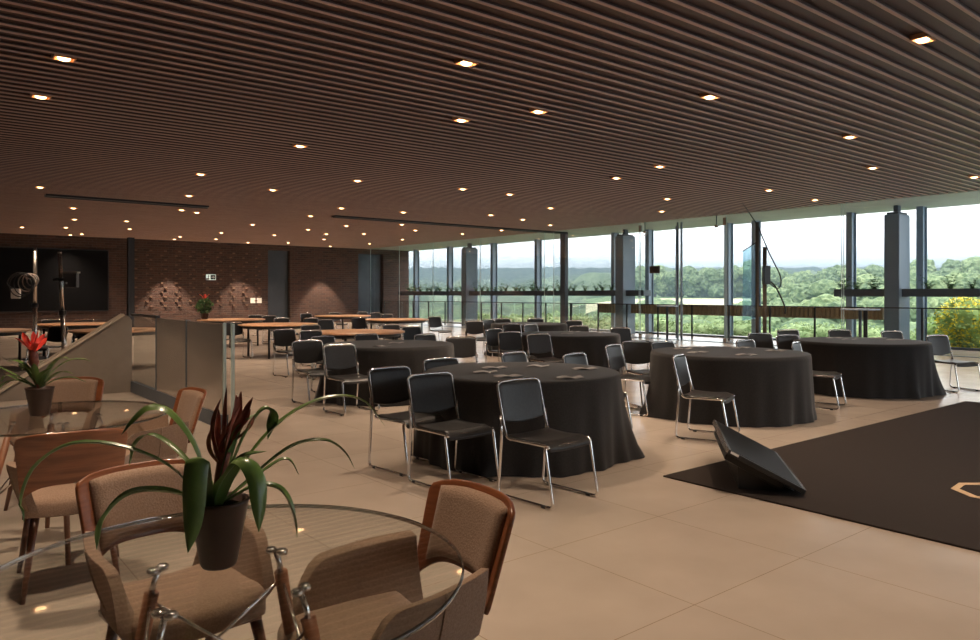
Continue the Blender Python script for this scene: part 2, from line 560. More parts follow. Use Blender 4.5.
# hanging clamps above the doors
for Y, lb in ((15.55, 'small steel hanger on the ceiling above the far glass door'), (12.85, 'small steel hanger on the ceiling above the near glass door')):
    o = thing('ceiling_hanger', lb, 'hanger', P(XS - .1, Y, 0), ROT)
    mb = MB(); mb.tube([(0, 0, CE), (0, 0, CE - .28)], .014); mb.build('rod', M['dark_steel'], o)
    mb = MB(); mb.box((-.03, -.05, CE - .36), (.03, .05, CE - .28)); mb.tube([(0, -.07, CE - .40), (0, 0, CE - .44), (0, .07, CE - .40)], .015); mb.build('clamp', M['steel'], o)
mb = MB(); mb.box((XS - .05, Y0, 0), (XS + .05, YB, .012)); struct('trim_4', mb, M['dark_steel'])
o = thing('wall_sensor_box', 'small dark box fixed to the glass beside the doors', 'sensor box', P(XS - .03, 15.2, 0), ROT)
mb = MB(); mb.box((-.03, -.2, 2.12), (.02, .2, 2.36)); mb.build('case', M['grey_box'], o, bevel=.01)
mb = MB(); mb.box((-.032, -.16, 2.15), (-.03, .16, 2.33)); mb.build('face_plate', M['black_edge'], o)

def balustrade(name, ya, yb, lb):
    o = thing(name, lb, 'balustrade', P(20.15, 0, 0), ROT)
    mb = MB(); mb.box((-.03, ya, 1.075), (.03, yb, 1.105)); mb.build('handrail', M['black_steel'], o)
    y = ya
    n = max(1, round((yb - ya) / 1.45)); st = (yb - ya) / n
    for k in range(n + 1):
        mb = MB(); mb.box((-.02, ya + k * st - .022, 0), (.02, ya + k * st + .022, 1.075)); mb.build('post', M['black_steel'], o)
        if k < n:
            mb = MB(); mb.box((-.006, ya + k * st + .03, .08), (.006, ya + (k + 1) * st - .03, 1.05)); mb.build('glass_pane', M['rail_pane'], o)
    return o
balustrade('glass_balustrade', 20.0, 33.8, 'long glass balustrade with black handrail beyond the dark partition post')
balustrade('glass_balustrade', 9.0, 19.95, 'long glass balustrade with black handrail behind the clothed tables')
balustrade('glass_balustrade', -2.0, 8.95, 'glass balustrade with black handrail in front of the yellow shrub')

# movable partition: post and ceiling tracks
o = thing('partition_post', 'slim dark steel post standing at the end of the ceiling track', 'post', P(20.0, 20.2, 0), ROT)
mb = MB(); mb.box((-.09, -.13, 0), (.09, .13, CE)); mb.build('post_body', M['dark_steel'], o, bevel=.008)
mb = MB(); mb.box((-.12, -.16, 0), (.12, .16, .02)); mb.build('base_plate', M['black_steel'], o)
for xa, xb, lb in ((2.75, 6.5, 'short black ceiling track over the dark screens side'), (10.2, 19.9, 'long black ceiling track running to the dark post')):
    mb = MB(); mb.box((xa, -.13, CE - .05), (xb, .13, CE - .001)); mb.box((xa, -.03, CE - .07), (xb, .03, CE - .05))
    o = mb.build('ceiling_track', M['black_steel']); o.location = P(0, 20.05, 0); o.rotation_euler = (0, 0, ROT); tag(o, lb, 'ceiling track')
o = thing('steel_column', 'slim black steel column in front of the brick wall', 'column', P(7.65, 33.3, 0), ROT)
mb = MB(); mb.box((-.12, -.12, 0), (.12, -.1, CE)); mb.box((-.12, .1, 0), (.12, .12, CE)); mb.box((-.015, -.1, 0), (.015, .1, CE)); mb.build('shaft', M['black_steel'], o)
mb = MB(); mb.box((-.2, -.2, 0), (.2, .2, .025)); mb.build('base_plate', M['black_steel'], o)

# wall screens, exit sign, switch plates
for xa, xb, lb in ((1.0, 4.28, 'big black wall display behind the coiled cable stand, cut by the picture edge'), (4.36, 6.95, 'big black wall display beside the slim steel column')):
    o = thing('wall_display', lb, 'display', P((xa + xb) / 2, YB - .04, 0), ROT)
    h = (xb - xa) / 2
    mb = MB(); mb.box((-h, -.04, .74), (h, .04, 3.28)); mb.build('housing', M['black_edge'], o, bevel=.01)
    mb = MB(); mb.box((-h + .04, -.045, .78), (h - .04, -.04, 3.24)); mb.build('screen', M['screen'], o)
o = thing('exit_sign', 'small green and white exit sign high on the brick wall', 'sign', P(11.17, YB - .02, .30), ROT); o.scale = (.86, 1, .86)
mb = MB(); mb.box((-.25, -.02, 2.08), (.25, .02, 2.37)); mb.build('panel', M['sign_green'], o, bevel=.005)
mb = MB(); mb.box((-.03, -.024, 2.11), (.225, -.0205, 2.34)); mb.build('arrow_field', M['sign_dark'], o)
mb = MB(); mb.add([(.02, -.028, 2.20), (.10, -.028, 2.20), (.10, -.028, 2.15), (.19, -.028, 2.225), (.10, -.028, 2.30), (.10, -.028, 2.25), (.02, -.028, 2.25)], [(0, 1, 2, 3, 4, 5, 6)]); mb.build('arrow', M['white_paint'], o)
mb = MB()
mb.lathe([(0, -.025), (.018, -.018), (.025, 0), (.018, .018), (0, .025)], 10, 0, (-.12, -.024, 2.32))
for a, b in (((-.13, 2.29), (-.14, 2.20)), ((-.14, 2.20), (-.10, 2.16)), ((-.10, 2.16), (-.11, 2.11)), ((-.14, 2.20), (-.18, 2.16)), ((-.18, 2.16), (-.21, 2.15)), ((-.13, 2.28), (-.09, 2.25)), ((-.13, 2.28), (-.18, 2.25))):
    mb.tube([(a[0], -.024, a[1]), (b[0], -.024, b[1])], .011, 6)
mb.build('running_figure', M['sign_dark'], o)
for X, lb in ((13.12, 'white switch plate on the brick wall, farther from the blue door'), (13.42, 'white switch plate on the brick wall, right beside the blue door')):
    o = thing('switch_plate', lb, 'switch', P(X, YB - .01, 0), ROT, None)
    mb = MB(); mb.box((-.12, -.012, 1.02), (.12, .01, 1.26)); mb.build('plate', M['white_paint'], o, bevel=.008)
    mb = MB(); mb.box((-.05, -.02, 1.08), (.05, -.012, 1.20)); mb.build('rocker', M['white_paint'], o)

# ------------------------------------------------------------------ ceiling downlights
LIGHTS = [(1.31, 8.44), (1.35, 10.24), (5.00, 11.02), (4.66, 14.76), (6.62, 16.00), (2.48, 18.86), (5.46, 18.08), (6.22, 21.37), (6.76, 21.86), (3.79, 22.71),
 (4.39, 26.15), (4.69, 29.52), (3.47, 30.31), (5.42, 33.2), (5.68, 32.4), (5.80, 25.84), (6.58, 28.83), (9.07, 31.41), (9.3, 33.0), (9.72, 28.32), (10.66, 31.84),
 (9.40, 24.36), (12.5, 33.0), (11.75, 28.18), (13.99, 32.03), (9.71, 20.61), (11.69, 24.91), (13.11, 26.31), (14.29, 28.90), (4.52, 5.89), (5.95, 8.06),
 (6.44, 7.06), (7.45, 13.57), (9.48, 18.12), (12.07, 22.76), (11.34, 17.89), (13.30, 21.20), (14.89, 22.76), (14.21, 25.42), (17.19, 30.15), (16.97, 27.04),
 (17.20, 23.00), (13.76, 16.90), (17.34, 20.77), (15.38, 17.42), (9.87, 13.13), (11.25, 13.12), (13.91, 14.53), (17.34, 18.12), (11.35, 9.94), (7.38, 2.81),
 (7.55, 5.24), (11.10, 5.15), (14.15, 6.08), (10.95, 8.56), (14.82, 11.28), (16.92, 13.11), (15.36, 9.02), (17.84, 9.13), (16.84, 5.30), (16.6, 33.0)]
# unseen fill lamps over and behind the viewer, added to brighten the foreground
HIDDEN_FILL = [(1.4, 2.6), (4.6, 2.0), (.45, 4.5), (5.0, -1.4), (9.6, -1.2), (1.2, -3), (14, 1.4)]
LNAME = {(7.38, 2.81): 'ceiling downlight nearest the viewer, over the far corner of the rug', (7.55, 5.24): 'ceiling downlight between the nearest lamp and the rug mark',
 (4.52, 5.89): 'large glowing downlight above the central table, nearest of its cluster of three', (6.44, 7.06): 'glowing downlight of the middle cluster nearer the windows',
 (5.95, 8.06): 'glowing downlight of the middle cluster farther from the viewer', (1.31, 8.44): 'long bright downlight in the corner above the glass tables',
 (1.35, 10.24): 'second bright downlight in the corner above the glass tables', (5.00, 11.02): 'lone bright downlight in the dark middle of the ceiling',
 (11.10, 5.15): 'downlight above the rug, nearer lamp of the pair toward the window', (14.15, 6.08): 'downlight above the rug, farther lamp of the pair toward the window',
 (16.84, 5.30): 'downlight cut by the picture edge near the soffit', (20.16, 9.12): 'tiny lamp in the grey soffit'}
lamp0 = None
def downlight(X, Y, soffit=False):
    global lamp0
    Y = round((Y - Y0 - .17) / .2) * .2 + Y0 + .17           # sits in the gap between two battens
    loc = P(X, Y, CE)
    return loc
def lamp_light(par):
    if par.get('wash'):
        d = bpy.data.lights.get('wall_wash_beam')
        if not d:
            d = bpy.data.lights.new('wall_wash_beam', 'SPOT'); d.energy = 420; d.color = LAMP_COL
            d.spot_size = R(64); d.spot_blend = .35; d.shadow_soft_size = .04
        o = bpy.data.objects.new('beam', d); COL.objects.link(o); o.parent = par; o.location = (0, 0, -.05)
        return o
    d = bpy.data.lights.get('downlight_beam')
    if not d:
        d = bpy.data.lights.new('downlight_beam', 'SPOT'); d.energy = LAMP_W; d.color = LAMP_COL
        d.spot_size = R(104); d.spot_blend = .9; d.shadow_soft_size = .06
    o = bpy.data.objects.new('beam', d); COL.objects.link(o); o.parent = par; o.location = (0, 0, -.05)
    return o
for i, (X, Y) in enumerate(LIGHTS + HIDDEN_FILL):
    key = (X, Y)
    far = (X * SR + Y * CR) > 14
    lb = LNAME.get(key) or ('tiny warm downlight far off among many in the slatted ceiling' if far else 'small warm downlight above the clothed tables, or unseen one added as fill')
    loc = downlight(X, Y)
    if lamp0 is None:
        o = thing('ceiling_downlight', lb, 'downlight', loc, ROT, 'recessed ceiling downlights'); lamp0 = o
        mb = MB()
        for a, b in (((-.10, -.075), (.10, -.06)), ((-.10, .06), (.10, .075)), ((-.10, -.06), (-.085, .06)), ((.085, -.06), (.10, .06))):
            mb.box((a[0], a[1], -.012), (b[0], b[1], .034))
        mb.build('trim_ring', M['trim_metal'], o)
        mb = MB(); mb.lathe([(.06, .02), (.06, -.004), (.05, -.018), (.025, -.026), (0, -.028)], 16); mb.build('lamp', M['trim_glow'], o)
    else:
        o = dup(lamp0, loc, ROT, lb, 'recessed ceiling downlights')
    if key in ((9.3, 33.0), (12.5, 33.0), (16.6, 33.0)): o['wash'] = 1
    for ch in o.children:
        if ch.type == 'LIGHT': ch.parent = None
for o in [x for x in bpy.data.objects if x.get('category') == 'downlight']: lamp_light(o)

# ------------------------------------------------------------------ black sled chairs
def make_sled():
    t = thing('sled_chair', '', 'chair', (0, 0, 0), 0, 'black sled chairs')
    def seat(u, v):
        yy = (v - .5) * .45
        x = -.205 + .445 * u
        z = .462 - .012 * math.sin(PI * min(u * 1.1, 1)) - (max(0, u - .78) / .22) ** 2 * .045 - .008 * (1 - (2 * v - 1) ** 2)
        return (x, yy, z), (0, 0, 1)
    mb = MB(); mb.grid(seat, 14, 8, 0, .028); mb.build('seat', M['chair_black'], t, bevel=.006)
    def back(u, v):
        yy = (v - .5) * .445
        k = 1 - (2 * v - 1) ** 2
        zb = .555 - .03 * k
        zt = .825 - .012 * (abs(2 * v - 1) ** 6)
        z = zb + (zt - zb) * u
        x = -.232 - .075 * ((z - .5) / .33) - .020 * k
        return (x, yy, z), (1, 0, .25)
    mb = MB(); mb.grid(back, 10, 12, 0, .022); mb.build('backrest', M['chair_black'], t, bevel=.006)
    r = .0115
    mb = MB()                                                     # back hoop running into the seat rails
    pts = [(.235, -.235, .415), (.225, -.235, .432), (-.205, -.235, .432), (-.235, -.235, .50), (-.318, -.235, .815), (-.322, -.19, .835), (-.335, 0, .838), (-.322, .19, .835), (-.318, .235, .815), (-.235, .235, .50), (-.205, .235, .432), (.225, .235, .432), (.235, .235, .415)]
    mb.tube(fillet(pts, .04, 4), r, 8); mb.build('back_frame', M['chrome'], t)
    for s in (-1, 1):
        y = s * .252
        mb = MB()
        pts = [(-.262, y, .60), (-.245, y, .45), (-.285, y, .013), (.295, y, .013), (.215, y, .425), (.205, s * .20, .425)]
        mb.tube(fillet(pts, .045, 4), r, 8)
        leg = mb.build('leg_frame', M['chrome'], t)
        for x in (-.20, .20):
            m2 = MB(); m2.tube([(x - .02, y, .0125), (x + .02, y, .0125)], .0128, 8); m2.build('foot_glide', M['rubber'], leg)
    mb = MB(); mb.tube([(.213, -.25, .42), (.213, .25, .42)], .0095, 8); mb.tube([(-.17, -.235, .425), (-.17, .235, .425)], .009, 8); mb.build('crossbar', M['chrome'], t)
    return t

CH = [  # place of the top rail's middle (across, ahead), heading, label
 ((.24, 5.33), -46, 'black sled chair nearest the viewer, standing in front of the central table'),
 ((-.43, 5.72), -46, 'black sled chair second from the viewer at the central table, overlapping its cloth edge'),
 ((-.81, 6.18), -46, 'black sled chair on the outer side beside the central table, third from the viewer'),
 ((-.48, 7.03), -44, 'black sled chair peeping over the far shoulder of the second-nearest sled chair'),
 ((.24, 7.79), -38, 'sled chair with shiny backrest showing just above the middle of the central table'),
 ((.86, 7.60), -38, 'sled chair with shiny backrest showing above the window side of the central table'),
 ((.74, 11.4), -58, 'black sled chair in front of the fourth clothed table, directly behind the central table'),
 ((.31, 12.0), -62, 'black sled chair left of the one in front of the fourth clothed table'),
 ((.05, 13.0), -44, 'shiny black sled chair turned sideways, overlapped by the larger chair beside it'),
 ((.44, 15.3), -62, 'black sled chair behind the overlapping pair, before the farthest clothed table'),
 ((.81, 14.96), -42, 'grey-lit sled chair between the farthest clothed table and the fourth one'),
 ((-.36, 16.8), -66, 'black sled chair alone on the bright floor below the far grey pillar'),
 ((-.05, 17.50), -42, 'black sled chair half hidden behind the chair below the far grey pillar'),
 ((.31, 18.4), -70, 'black sled chair topping the farthest clothed table on its brick wall side'),
 ((1.13, 18.4), -70, 'black sled chair topping the farthest clothed table beside the dark post'),
 ((-.42, 10.6), -78, 'black sled chair turned askew on the white floor behind the central table'),
 ((1.95, 17.2), -70, 'blue-grey sled chair beside the foot of the dark partition post'),
 ((1.72, 14.3), -70, 'brown-lit sled chair topping the fourth clothed table below the dark post'),
 ((2.38, 13.5), -66, 'black sled chair at the window end of the fourth clothed table'),
 ((1.48, 8.92), -34, 'shiny sled chair between the central table and the window side table, nearer one'),
 ((1.92, 9.66), -75, 'dark sled chair facing the viewer between the central and window side tables'),
 ((2.24, 9.6), -52, 'shiny sled chair touching the far end of the right-hand clothed table'),
 ((1.88, 7.38), -32, 'sled chair seen from the side, in front of the table behind the floor monitor'),
 ((3.42, 9.9), -50, 'small shiny sled chair above the table behind the floor monitor'),
 ((4.24, 11.59), -72, 'dark sled chair below the cable stand by the windows'),
 ((4.45, 11.04), -66, 'dark sled chair second along behind the table with the floor monitor'),
 ((3.88, 9.37), -34, 'shiny sled chair with its pale seat sticking out beyond the table by the rug'),
 ((5.13, 12.7), -76, 'dark sled chair above the far left shoulder of the table nearest the windows'),
 ((6.02, 12.7), -78, 'dark sled chair behind the middle of the table nearest the windows'),
 ((6.70, 12.3), -74, 'dark sled chair behind the table nearest the windows, below the near pillar'),
 ((6.69, 11.04), -72, 'black sled chair standing free on the bright floor by the yellow shrub'),
 ((-1.91, 11.31), -44, 'black sled chair above the brick wall side of the plain dark table left of centre'),
 ((-1.01, 11.31), -44, 'black sled chair above the window side of the plain dark table left of centre'),
 ((-1.51, 14.05), -48, 'dark sled chair at the window end of the nearest bare wood table'),
 ((-1.53, 20.16), -46, 'black sled chair alone on bright floor before the first window'),
 ((-3.46, 19.32), -46, 'blue-grey sled chair behind the nearest bare wood table, beside a pale cloth'),
 ((-2.01, 14.9), -46, 'sled chair rail showing low behind the window end of the nearest wood table'),
 ((-3.81, 24.40), -46, 'tiny sled chair at the second door, left one of two'),
 ((-3.17, 22.62), -46, 'tiny sled chair behind the wood table before the window corner'),
 ((-4.48, 25.76), -46, 'tiny sled chair at the window end of the farthest wood table'),
 ((-2.43, 9.76), -50, 'black sled chair left of the plain dark table, its whole side frame in view'),
 ((-1.85, 9.00), -48, 'black sled chair against the front of the plain dark table left of centre'),
 ((-2.46, 10.78), -40, 'shiny topped sled chair behind the pair at the plain dark table'),
 ((-3.06, 12.53), -46, 'black sled chair at the near left end of the nearest bare wood table'),
 ((-3.60, 14.72), -44, 'black sled chair rail between two bare wood tables'),
 ((-4.00, 17.83), -46, 'black sled chair square on behind the nearest bare wood table'),
 ((-4.61, 18.9), -46, 'black sled chair at the window end of the second bare wood table'),
 ((-5.80, 23.18), -46, 'tiny sled chair below the slate blue door'),
 ((-3.61, 12.88), -46, 'black sled chair in front of the second bare wood table, legs in full view'),
 ((-5.70, 16.27), -48, 'black sled chair behind the steel and glass guard'),
 ((-6.89, 21.57), -46, 'tiny sled chair behind the far wood table near the switch plates'),
 ((-6.33, 21.08), -46, 'tiny sled chair just under the slate blue door, on its brick side'),
 ((-5.37, 18.93), -46, 'small sled chair behind the second bare wood table below the blue door'),
 ((-5.31, 25.06), -46, 'tiny sled chair above the middle of the farthest wood table'),
 ((-8.23, 14.05), -100, 'black sled chair beside the leaning pole stand, back to the viewer'),
 ((-10.61, 17.83), -60, 'small sled chair behind the wood table under the black displays, pole side'),
 ((-9.84, 17.83), -60, 'small sled chair behind the wood table under the black displays, column side'),
 ((-10.53, 15.2), -60, 'sled chair beside the red bromeliad and the picture edge'),
]
sled0 = make_sled(); sled0.scale = (.92, .93, .97)
for i, ((x, y), a, lb) in enumerate(CH):
    rz = R(a + random.uniform(-3, 3))
    x, y = x * 1.03 - (.045 if y < 7 else 0), y * 1.03
    loc = (x + .305 * math.cos(rz), y + .305 * math.sin(rz), 0)
    if i == 0:
        sled0.location = loc; sled0.rotation_euler = (0, 0, rz); sled0['label'] = lb
    else: dup(sled0, loc, rz, lb, 'black sled chairs')

# ------------------------------------------------------------------ clothed round tables
def cloth_table(x, y, rad, seed, label, corner=0.0):
    rnd = random.Random(seed)
    n = 180
    ph = [rnd.uniform(0, 6.28) for _ in range(6)]
    mb = MB(); vs = []; fs = []
    rows = [(0, .752), (.4, .752), (.75, .752), (.93, .752), (.985, .750), (1.0, .742)]
    drop = [.70, .6, .48, .36, .24, .12, .04, .005]
    for k, (q, z) in enumerate(rows):
        for i in range(n):
            a = 2 * PI * i / n
            vs.append((q * rad * math.cos(a), q * rad * math.sin(a), z))
    for z in drop:
        t = 1 - z / .75
        for i in range(n):
            a = 2 * PI * i / n
            fold = .45 * math.sin(11 * a + ph[0]) + .35 * math.sin(17 * a + ph[1]) + .3 * math.sin(7 * a + ph[2]) + .25 * math.sin(29 * a + ph[3])
            cc = max(0, math.cos(2 * (a - corner))) ** 10
            r = rad + .006 + .035 * t + .030 * t * fold + .15 * cc * t * t
            if t > .94: r += .02 * max(0, fold)
            vs.append((r * math.cos(a), r * math.sin(a), z))
    m = len(rows) + len(drop)
    for k in range(m - 1):
        for i in range(n):
            j = (i + 1) % n
            fs.append((k * n + i, k * n + j, (k + 1) * n + j, (k + 1) * n + i))
    mb.add(vs, fs, 0, True)
    o = mb.build('tablecloth', M['cloth']); o.location = (x, y, 0)
    return tag(o, label, 'tablecloth', 'black floor-length cloths on round tables')
T_BLACK = [(.29, 6.72, .88, 'black floor-length cloth of the central round table strewn with papers', -.15),
 (2.90, 8.95, .92, 'black floor-length cloth of the round table behind the floor monitor', .2),
 (5.58, 11.1, .93, 'black floor-length cloth of the round table nearest the windows and yellow shrub', -.4),
 (1.38, 13.0, .90, 'black floor-length cloth of the round table behind the central one, below the dark post', .3),
 (.93, 17.5, .90, 'black floor-length cloth of the farthest round table, before the windows', .1),
 (-1.42, 10.4, .90, 'black floor-length cloth of the round table left of centre without papers on its front', .5)]
for i, (x, y, r_, lb, cn) in enumerate(T_BLACK): cloth_table(x, y, r_, 10 + i, lb, cn)

# bare wood round tables on black legs
def make_wood():
    t = thing('round_table', '', 'table', (0, 0, 0), 0, 'bare wood round tables')
    mb = MB(); mb.lathe([(0, .722), (.89, .722), (.90, .726), (.90, .745), (.893, .752), (0, .752)], 64); mb.build('tabletop', M['laminate'], t)
    mb = MB(); mb.lathe([(.80, .722), (.80, .66), (.78, .66), (.78, .722)], 48); mb.build('apron', M['black_edge'], t)
    for k in range(4):
        a = PI / 4 + k * PI / 2
        mb = MB(); mb.tube([(.70 * math.cos(a), .70 * math.sin(a), 0), (.70 * math.cos(a), .70 * math.sin(a), .70)], .025, 10); mb.build('leg', M['black_steel'], t)
    return t
wood0 = None
for i, (x, y, lb) in enumerate(((-2.5, 13.8, 'round bare wood table nearest the viewer, behind the dark clothed table'),
 (-4.95, 17.2, 'round bare wood table standing below the slate blue door'),
 (-2.6, 20.5, 'round bare wood table nearest the window corner'),
 (-4.8, 24.0, 'farthest round bare wood table, small against the brick wall'),
 (-7.2, 20.5, 'round bare wood table with a dark potted plant on it'),
 (-9.8, 17.5, 'round bare wood table in front of the black wall displays'),
 (-7.3, 14.5, 'round bare wood table seen through the guard beyond the sloped parapet'),
 (-9.9, 14.2, 'round wood table behind the red bromeliad, cut by the picture edge'))):
    if wood0 is None:
        wood0 = make_wood(); wood0['label'] = lb; wood0.location = (x, y, 0); wood0.rotation_euler = (0, 0, ROT)
    else: dup(wood0, (x, y, 0), ROT + i * .1, lb)

# folded papers on the tables
def make_paper():
    def f(u, v):
        return ((u - .5) * .21, (v - .5) * .148, .012 * abs(math.sin(PI * 1.5 * u)) + .003), (0, 0, 1)
    mb = MB(); mb.grid(f, 16, 2, 0, .0015)
    return mb.build('folded_paper', M['paper'])
pap = None
PAPERS = [((.04, 6.91), 'central'), ((-.04, 6.52), 'central'), ((.15, 6.20), 'central'), ((.46, 7.06), 'central'), ((.88, 6.82), 'central'), ((.66, 6.09), 'central'),
 ((2.44, 9.30), 'mid'), ((2.70, 9.56), 'mid'), ((2.47, 8.74), 'mid'), ((3.23, 9.47), 'mid'), ((2.92, 8.39), 'mid'), ((3.48, 8.97), 'mid'),
 ((-1.44, 9.75), 'left'), ((-1.33, 10.44), 'left'), ((5.43, 11.6), 'win'), ((6.10, 11.55), 'win'), ((6.12, 11.12), 'win'), ((5.48, 11.2), 'win'),
 ((1.35, 12.85), 'far'), ((1.55, 13.5), 'far'), ((1.95, 13.12), 'far')]
PL = ['pale folded paper on the central table, far left of its six papers', 'pale folded paper on the central table, left one of the middle row', 'pale folded paper on the central table, behind the nearest chair backrest',
 'pale folded paper at the back rim of the central table', 'pale folded paper at the window end of the central table', 'pale folded paper at the front rim of the central table',
 'pale paper on the monitor-side table, close to its left end', 'pale paper on the monitor-side table, at the back left rim', 'pale paper on the monitor-side table, just behind the sideways chair',
 'pale paper on the monitor-side table, at the back rim below the cable stand', 'pale paper on the monitor-side table, at the front rim', 'pale paper on the monitor-side table, toward its right end',
 'pale paper near the front of the plain dark table left of centre', 'pale paper in the middle of the plain dark table left of centre',
 'pale paper on the window-side table, at its left back rim', 'pale paper on the window-side table, at its back right', 'pale paper on the window-side table, right one near the front', 'pale paper on the window-side table, in its middle',
 'pale paper on the fourth clothed table, nearest its front', 'pale paper on the fourth clothed table, at its back', 'pale paper on the fourth clothed table, toward the window end']
for i, ((x, y), g) in enumerate(PAPERS):
    if pap is None: pap = o = make_paper()
    else: o = pap.copy(); COL.objects.link(o)
    o.location = (x, y, .7525); o.rotation_euler = (0, 0, random.uniform(-.5, .5))
    tag(o, PL[i], 'paper', 'folded papers on the clothed tables')

# ------------------------------------------------------------------ walnut shell armchairs
def make_shell():
    t = thing('shell_armchair', '', 'armchair', (0, 0, 0), 0, 'walnut shell armchairs')
    # curved back shell
    def rim(u, v, inset=0.):
        """u up, v across; rounded corner outline"""
        w_b, w_t = .205, .228
        zb, zt = .500, .815
        s = 2 * v - 1
        z0 = zb + (1 - abs(s) ** 4) * .065 + inset
        z1 = zt - .018 * abs(s) ** 5 + .006 * (1 - s * s) - inset
        z = z0 + (z1 - z0) * u
        hw = w_b + (w_t - w_b) * u - inset
        k = 1 - .05 * max(0, (abs(2 * u - 1) - .8) / .2) ** 2
        y = s * hw * k
        x = -.205 - .115 * ((z - .47) / .34) - .085 * (1 - (abs(y) / .26) ** 2.6)
        return x, y, z
    nrm = lambda y: (1, -.80 * y / .26 * abs(y / .26) ** .6, .30)
    mb = MB(); mb.grid(lambda u, v: (rim(u, v), nrm(rim(u, v)[1])), 16, 20, 0, .016)
    mb.build('back_shell', M['walnut'], t, bevel=.005)
    def pad(u, v):
        x, y, z = rim(.07 + .86 * u, .105 + .79 * v)
        e = min(u, 1 - u, v, 1 - v)
        return (x + .012 + .022 * min(1, e / .10) ** .5, y, z), nrm(y)
    mb = MB(); mb.grid(pad, 18, 22, 0, .02); mb.build('back_pad', M['fabric'], t)
    # seat cushion
    def seat(u, v):
        s = 2 * v - 1
        x = -.20 + .42 * u
        hw = .212 - .015 * (1 - u) + .012 * math.sin(PI * u)
        hw *= 1 - .10 * max(0, (u - .75) / .25) ** 2
        e = min(u, 1 - u, v, 1 - v)
        z = .455 + .028 * min(1, e / .14) ** .6 - .015 * (1 - s * s) * (1 - u) + .006
        return (x + .03 * (1 - s * s) * u, s * hw, z), (0, 0, 1)
    mb = MB(); mb.grid(seat, 20, 20, 0, .075); mb.build('seat', M['fabric'], t, bevel=.015)
    mb = MB(); mb.grid(lambda u, v: ((-.18 + .40 * u, (2 * v - 1) * (.205 - .03 * u * u), .40), (0, 0, 1)), 8, 8, 0, .018); mb.build('seat_base', M['walnut_leg'], t)
    # upholstered arms: curved slabs that rise from the seat and meet the back
    for sd in (-1, 1):
        def arm(u, v):
            x = -.262 + .427 * u
            top = .648 - .035 * u - .16 * max(0, (u - .72) / .28) ** 2.2
            lo = .385 + .05 * (1 - u) ** 2
            z = lo + (top - lo) * v
            y = .205 + (.050 - .032 * (1 - u) ** 2.5) * v + .022 * math.sin(PI * min(1, u * 1.1)) - .03 * (1 - v) ** 2
            return (x, sd * y, z), (0, sd, .25)
        mb = MB(); mb.grid(arm, 18, 10, 0, .042); o = mb.build('arm', M['fabric'], t, bevel=.016, seg=3)
        m2 = MB(); m2.tube([Vector(arm(.42, q / 10)[0]) + Vector((0, sd * .002, 0)) for q in range(11)], .0035, 6); m2.build('seam', M['fabric'], o)
    # tapered splayed legs
    for (x, y) in ((.17, .17), (.17, -.17), (-.16, .15), (-.16, -.15)):
        mb = MB(); mb.tube([(x, y, .40), (x * 1.45, y * 1.35, 0)], .021, 12, 0, .011); mb.build('leg', M['walnut_leg'], t)
    return t
SH = [((-1.03, 2.46), -46, 'walnut shell armchair behind the nearer potted plant, facing the viewer'),
 ((-.345, 2.175), -143, 'walnut shell armchair at the side of the near glass table, backrest pad in full view'),
 ((-2.13, 3.74), 121, 'walnut shell armchair turned away, showing its bare wood back'),
 ((-3.08, 5.22), -76, 'walnut shell armchair beside the sloped parapet, behind the red bromeliad'),
 ((-2.25, 4.66), -139, 'walnut shell armchair in side view in front of the steel guard'),
 ((-3.25, 4.15), -8, 'walnut shell armchair on the outer side of the far glass table')]
sh0 = None
for (x, y), a, lb in SH:
    if sh0 is None:
        sh0 = make_shell(); sh0['label'] = lb; sh0.location = (x, y, 0); sh0.rotation_euler = (0, 0, R(a))
    else: dup(sh0, (x, y, 0), R(a), lb)

# ------------------------------------------------------------------ round glass tables
def make_glass_table():
    t = thing('glass_table', '', 'table', (0, 0, 0), 0, 'round glass tables')
    mb = MB()
    n = 96; rr = .60
    mb.lathe([(0, .738), (rr - .006, .738)], n, 0); mb.f.pop()
    mb.lathe([(rr - .006, .75), (0, .75)], n, 0); mb.f.pop(-1) if len(mb.f[-1]) > 4 else None
    mb.f = [f for f in mb.f if len(f) <= 4]; mb.m = mb.m[:len(mb.f)]; mb.sm = [False] * len(mb.f)
    top = mb.build('glass_top', M['table_glass'], t)
    mb = MB(); mb.lathe([(rr - .006, .738), (rr - .001, .739), (rr, .744), (rr - .001, .749), (rr - .006, .75)], n, 0)
    mb.f = [f for f in mb.f if len(f) <= 4]; mb.m = mb.m[:len(mb.f)]; mb.sm = mb.sm[:len(mb.f)]
    mb.build('glass_rim', M['glass_edge'], top)
    tops = []
    for k in range(4):
        a = k * PI / 2
        ca, sa = math.cos(a), math.sin(a)
        A = Vector((.235 * ca, .235 * sa, .665)); B = Vector((.40 * ca, .40 * sa, 0))
        mb = MB(); mb.tube([A, B], .019, 12, 0, .013); leg = mb.build('leg', M['oak_leg'], t)
        U = Vector((.215 * ca, .215 * sa, .737))
        mb = MB(); mb.tube([A - (B - A).normalized() * -.02, A + (A - B).normalized() * .02, U - Vector((0, 0, .012))], .008, 8)
        for q in (-1, 1):
            cc = U + Vector((-sa, ca, 0)) * .017 * q
            mb.lathe([(0, -.014), (.014, -.014), (.016, -.010), (.016, -.004), (.012, 0), (0, 0)], 14, 0, cc)
        mb.build('clamp', M['chrome'], leg)
        tops.append((A + (B - A) * .03, A + (B - A) * .55))
    for k in range(4):
        a = tops[k]; b = tops[(k + 1) % 4]
        for p, q in ((a[0], b[1]), (a[1], b[0])):
            mb = MB(); mb.tube([p, q], .0045, 6); mb.build('tie_rod', M['chrome'], t)
    return t
gt = make_glass_table(); gt['label'] = 'round clear glass table nearest the viewer, on wooden legs with chrome clamps'
gt.location = (-.665, 1.86, 0); gt.rotation_euler = (0, 0, R(72))
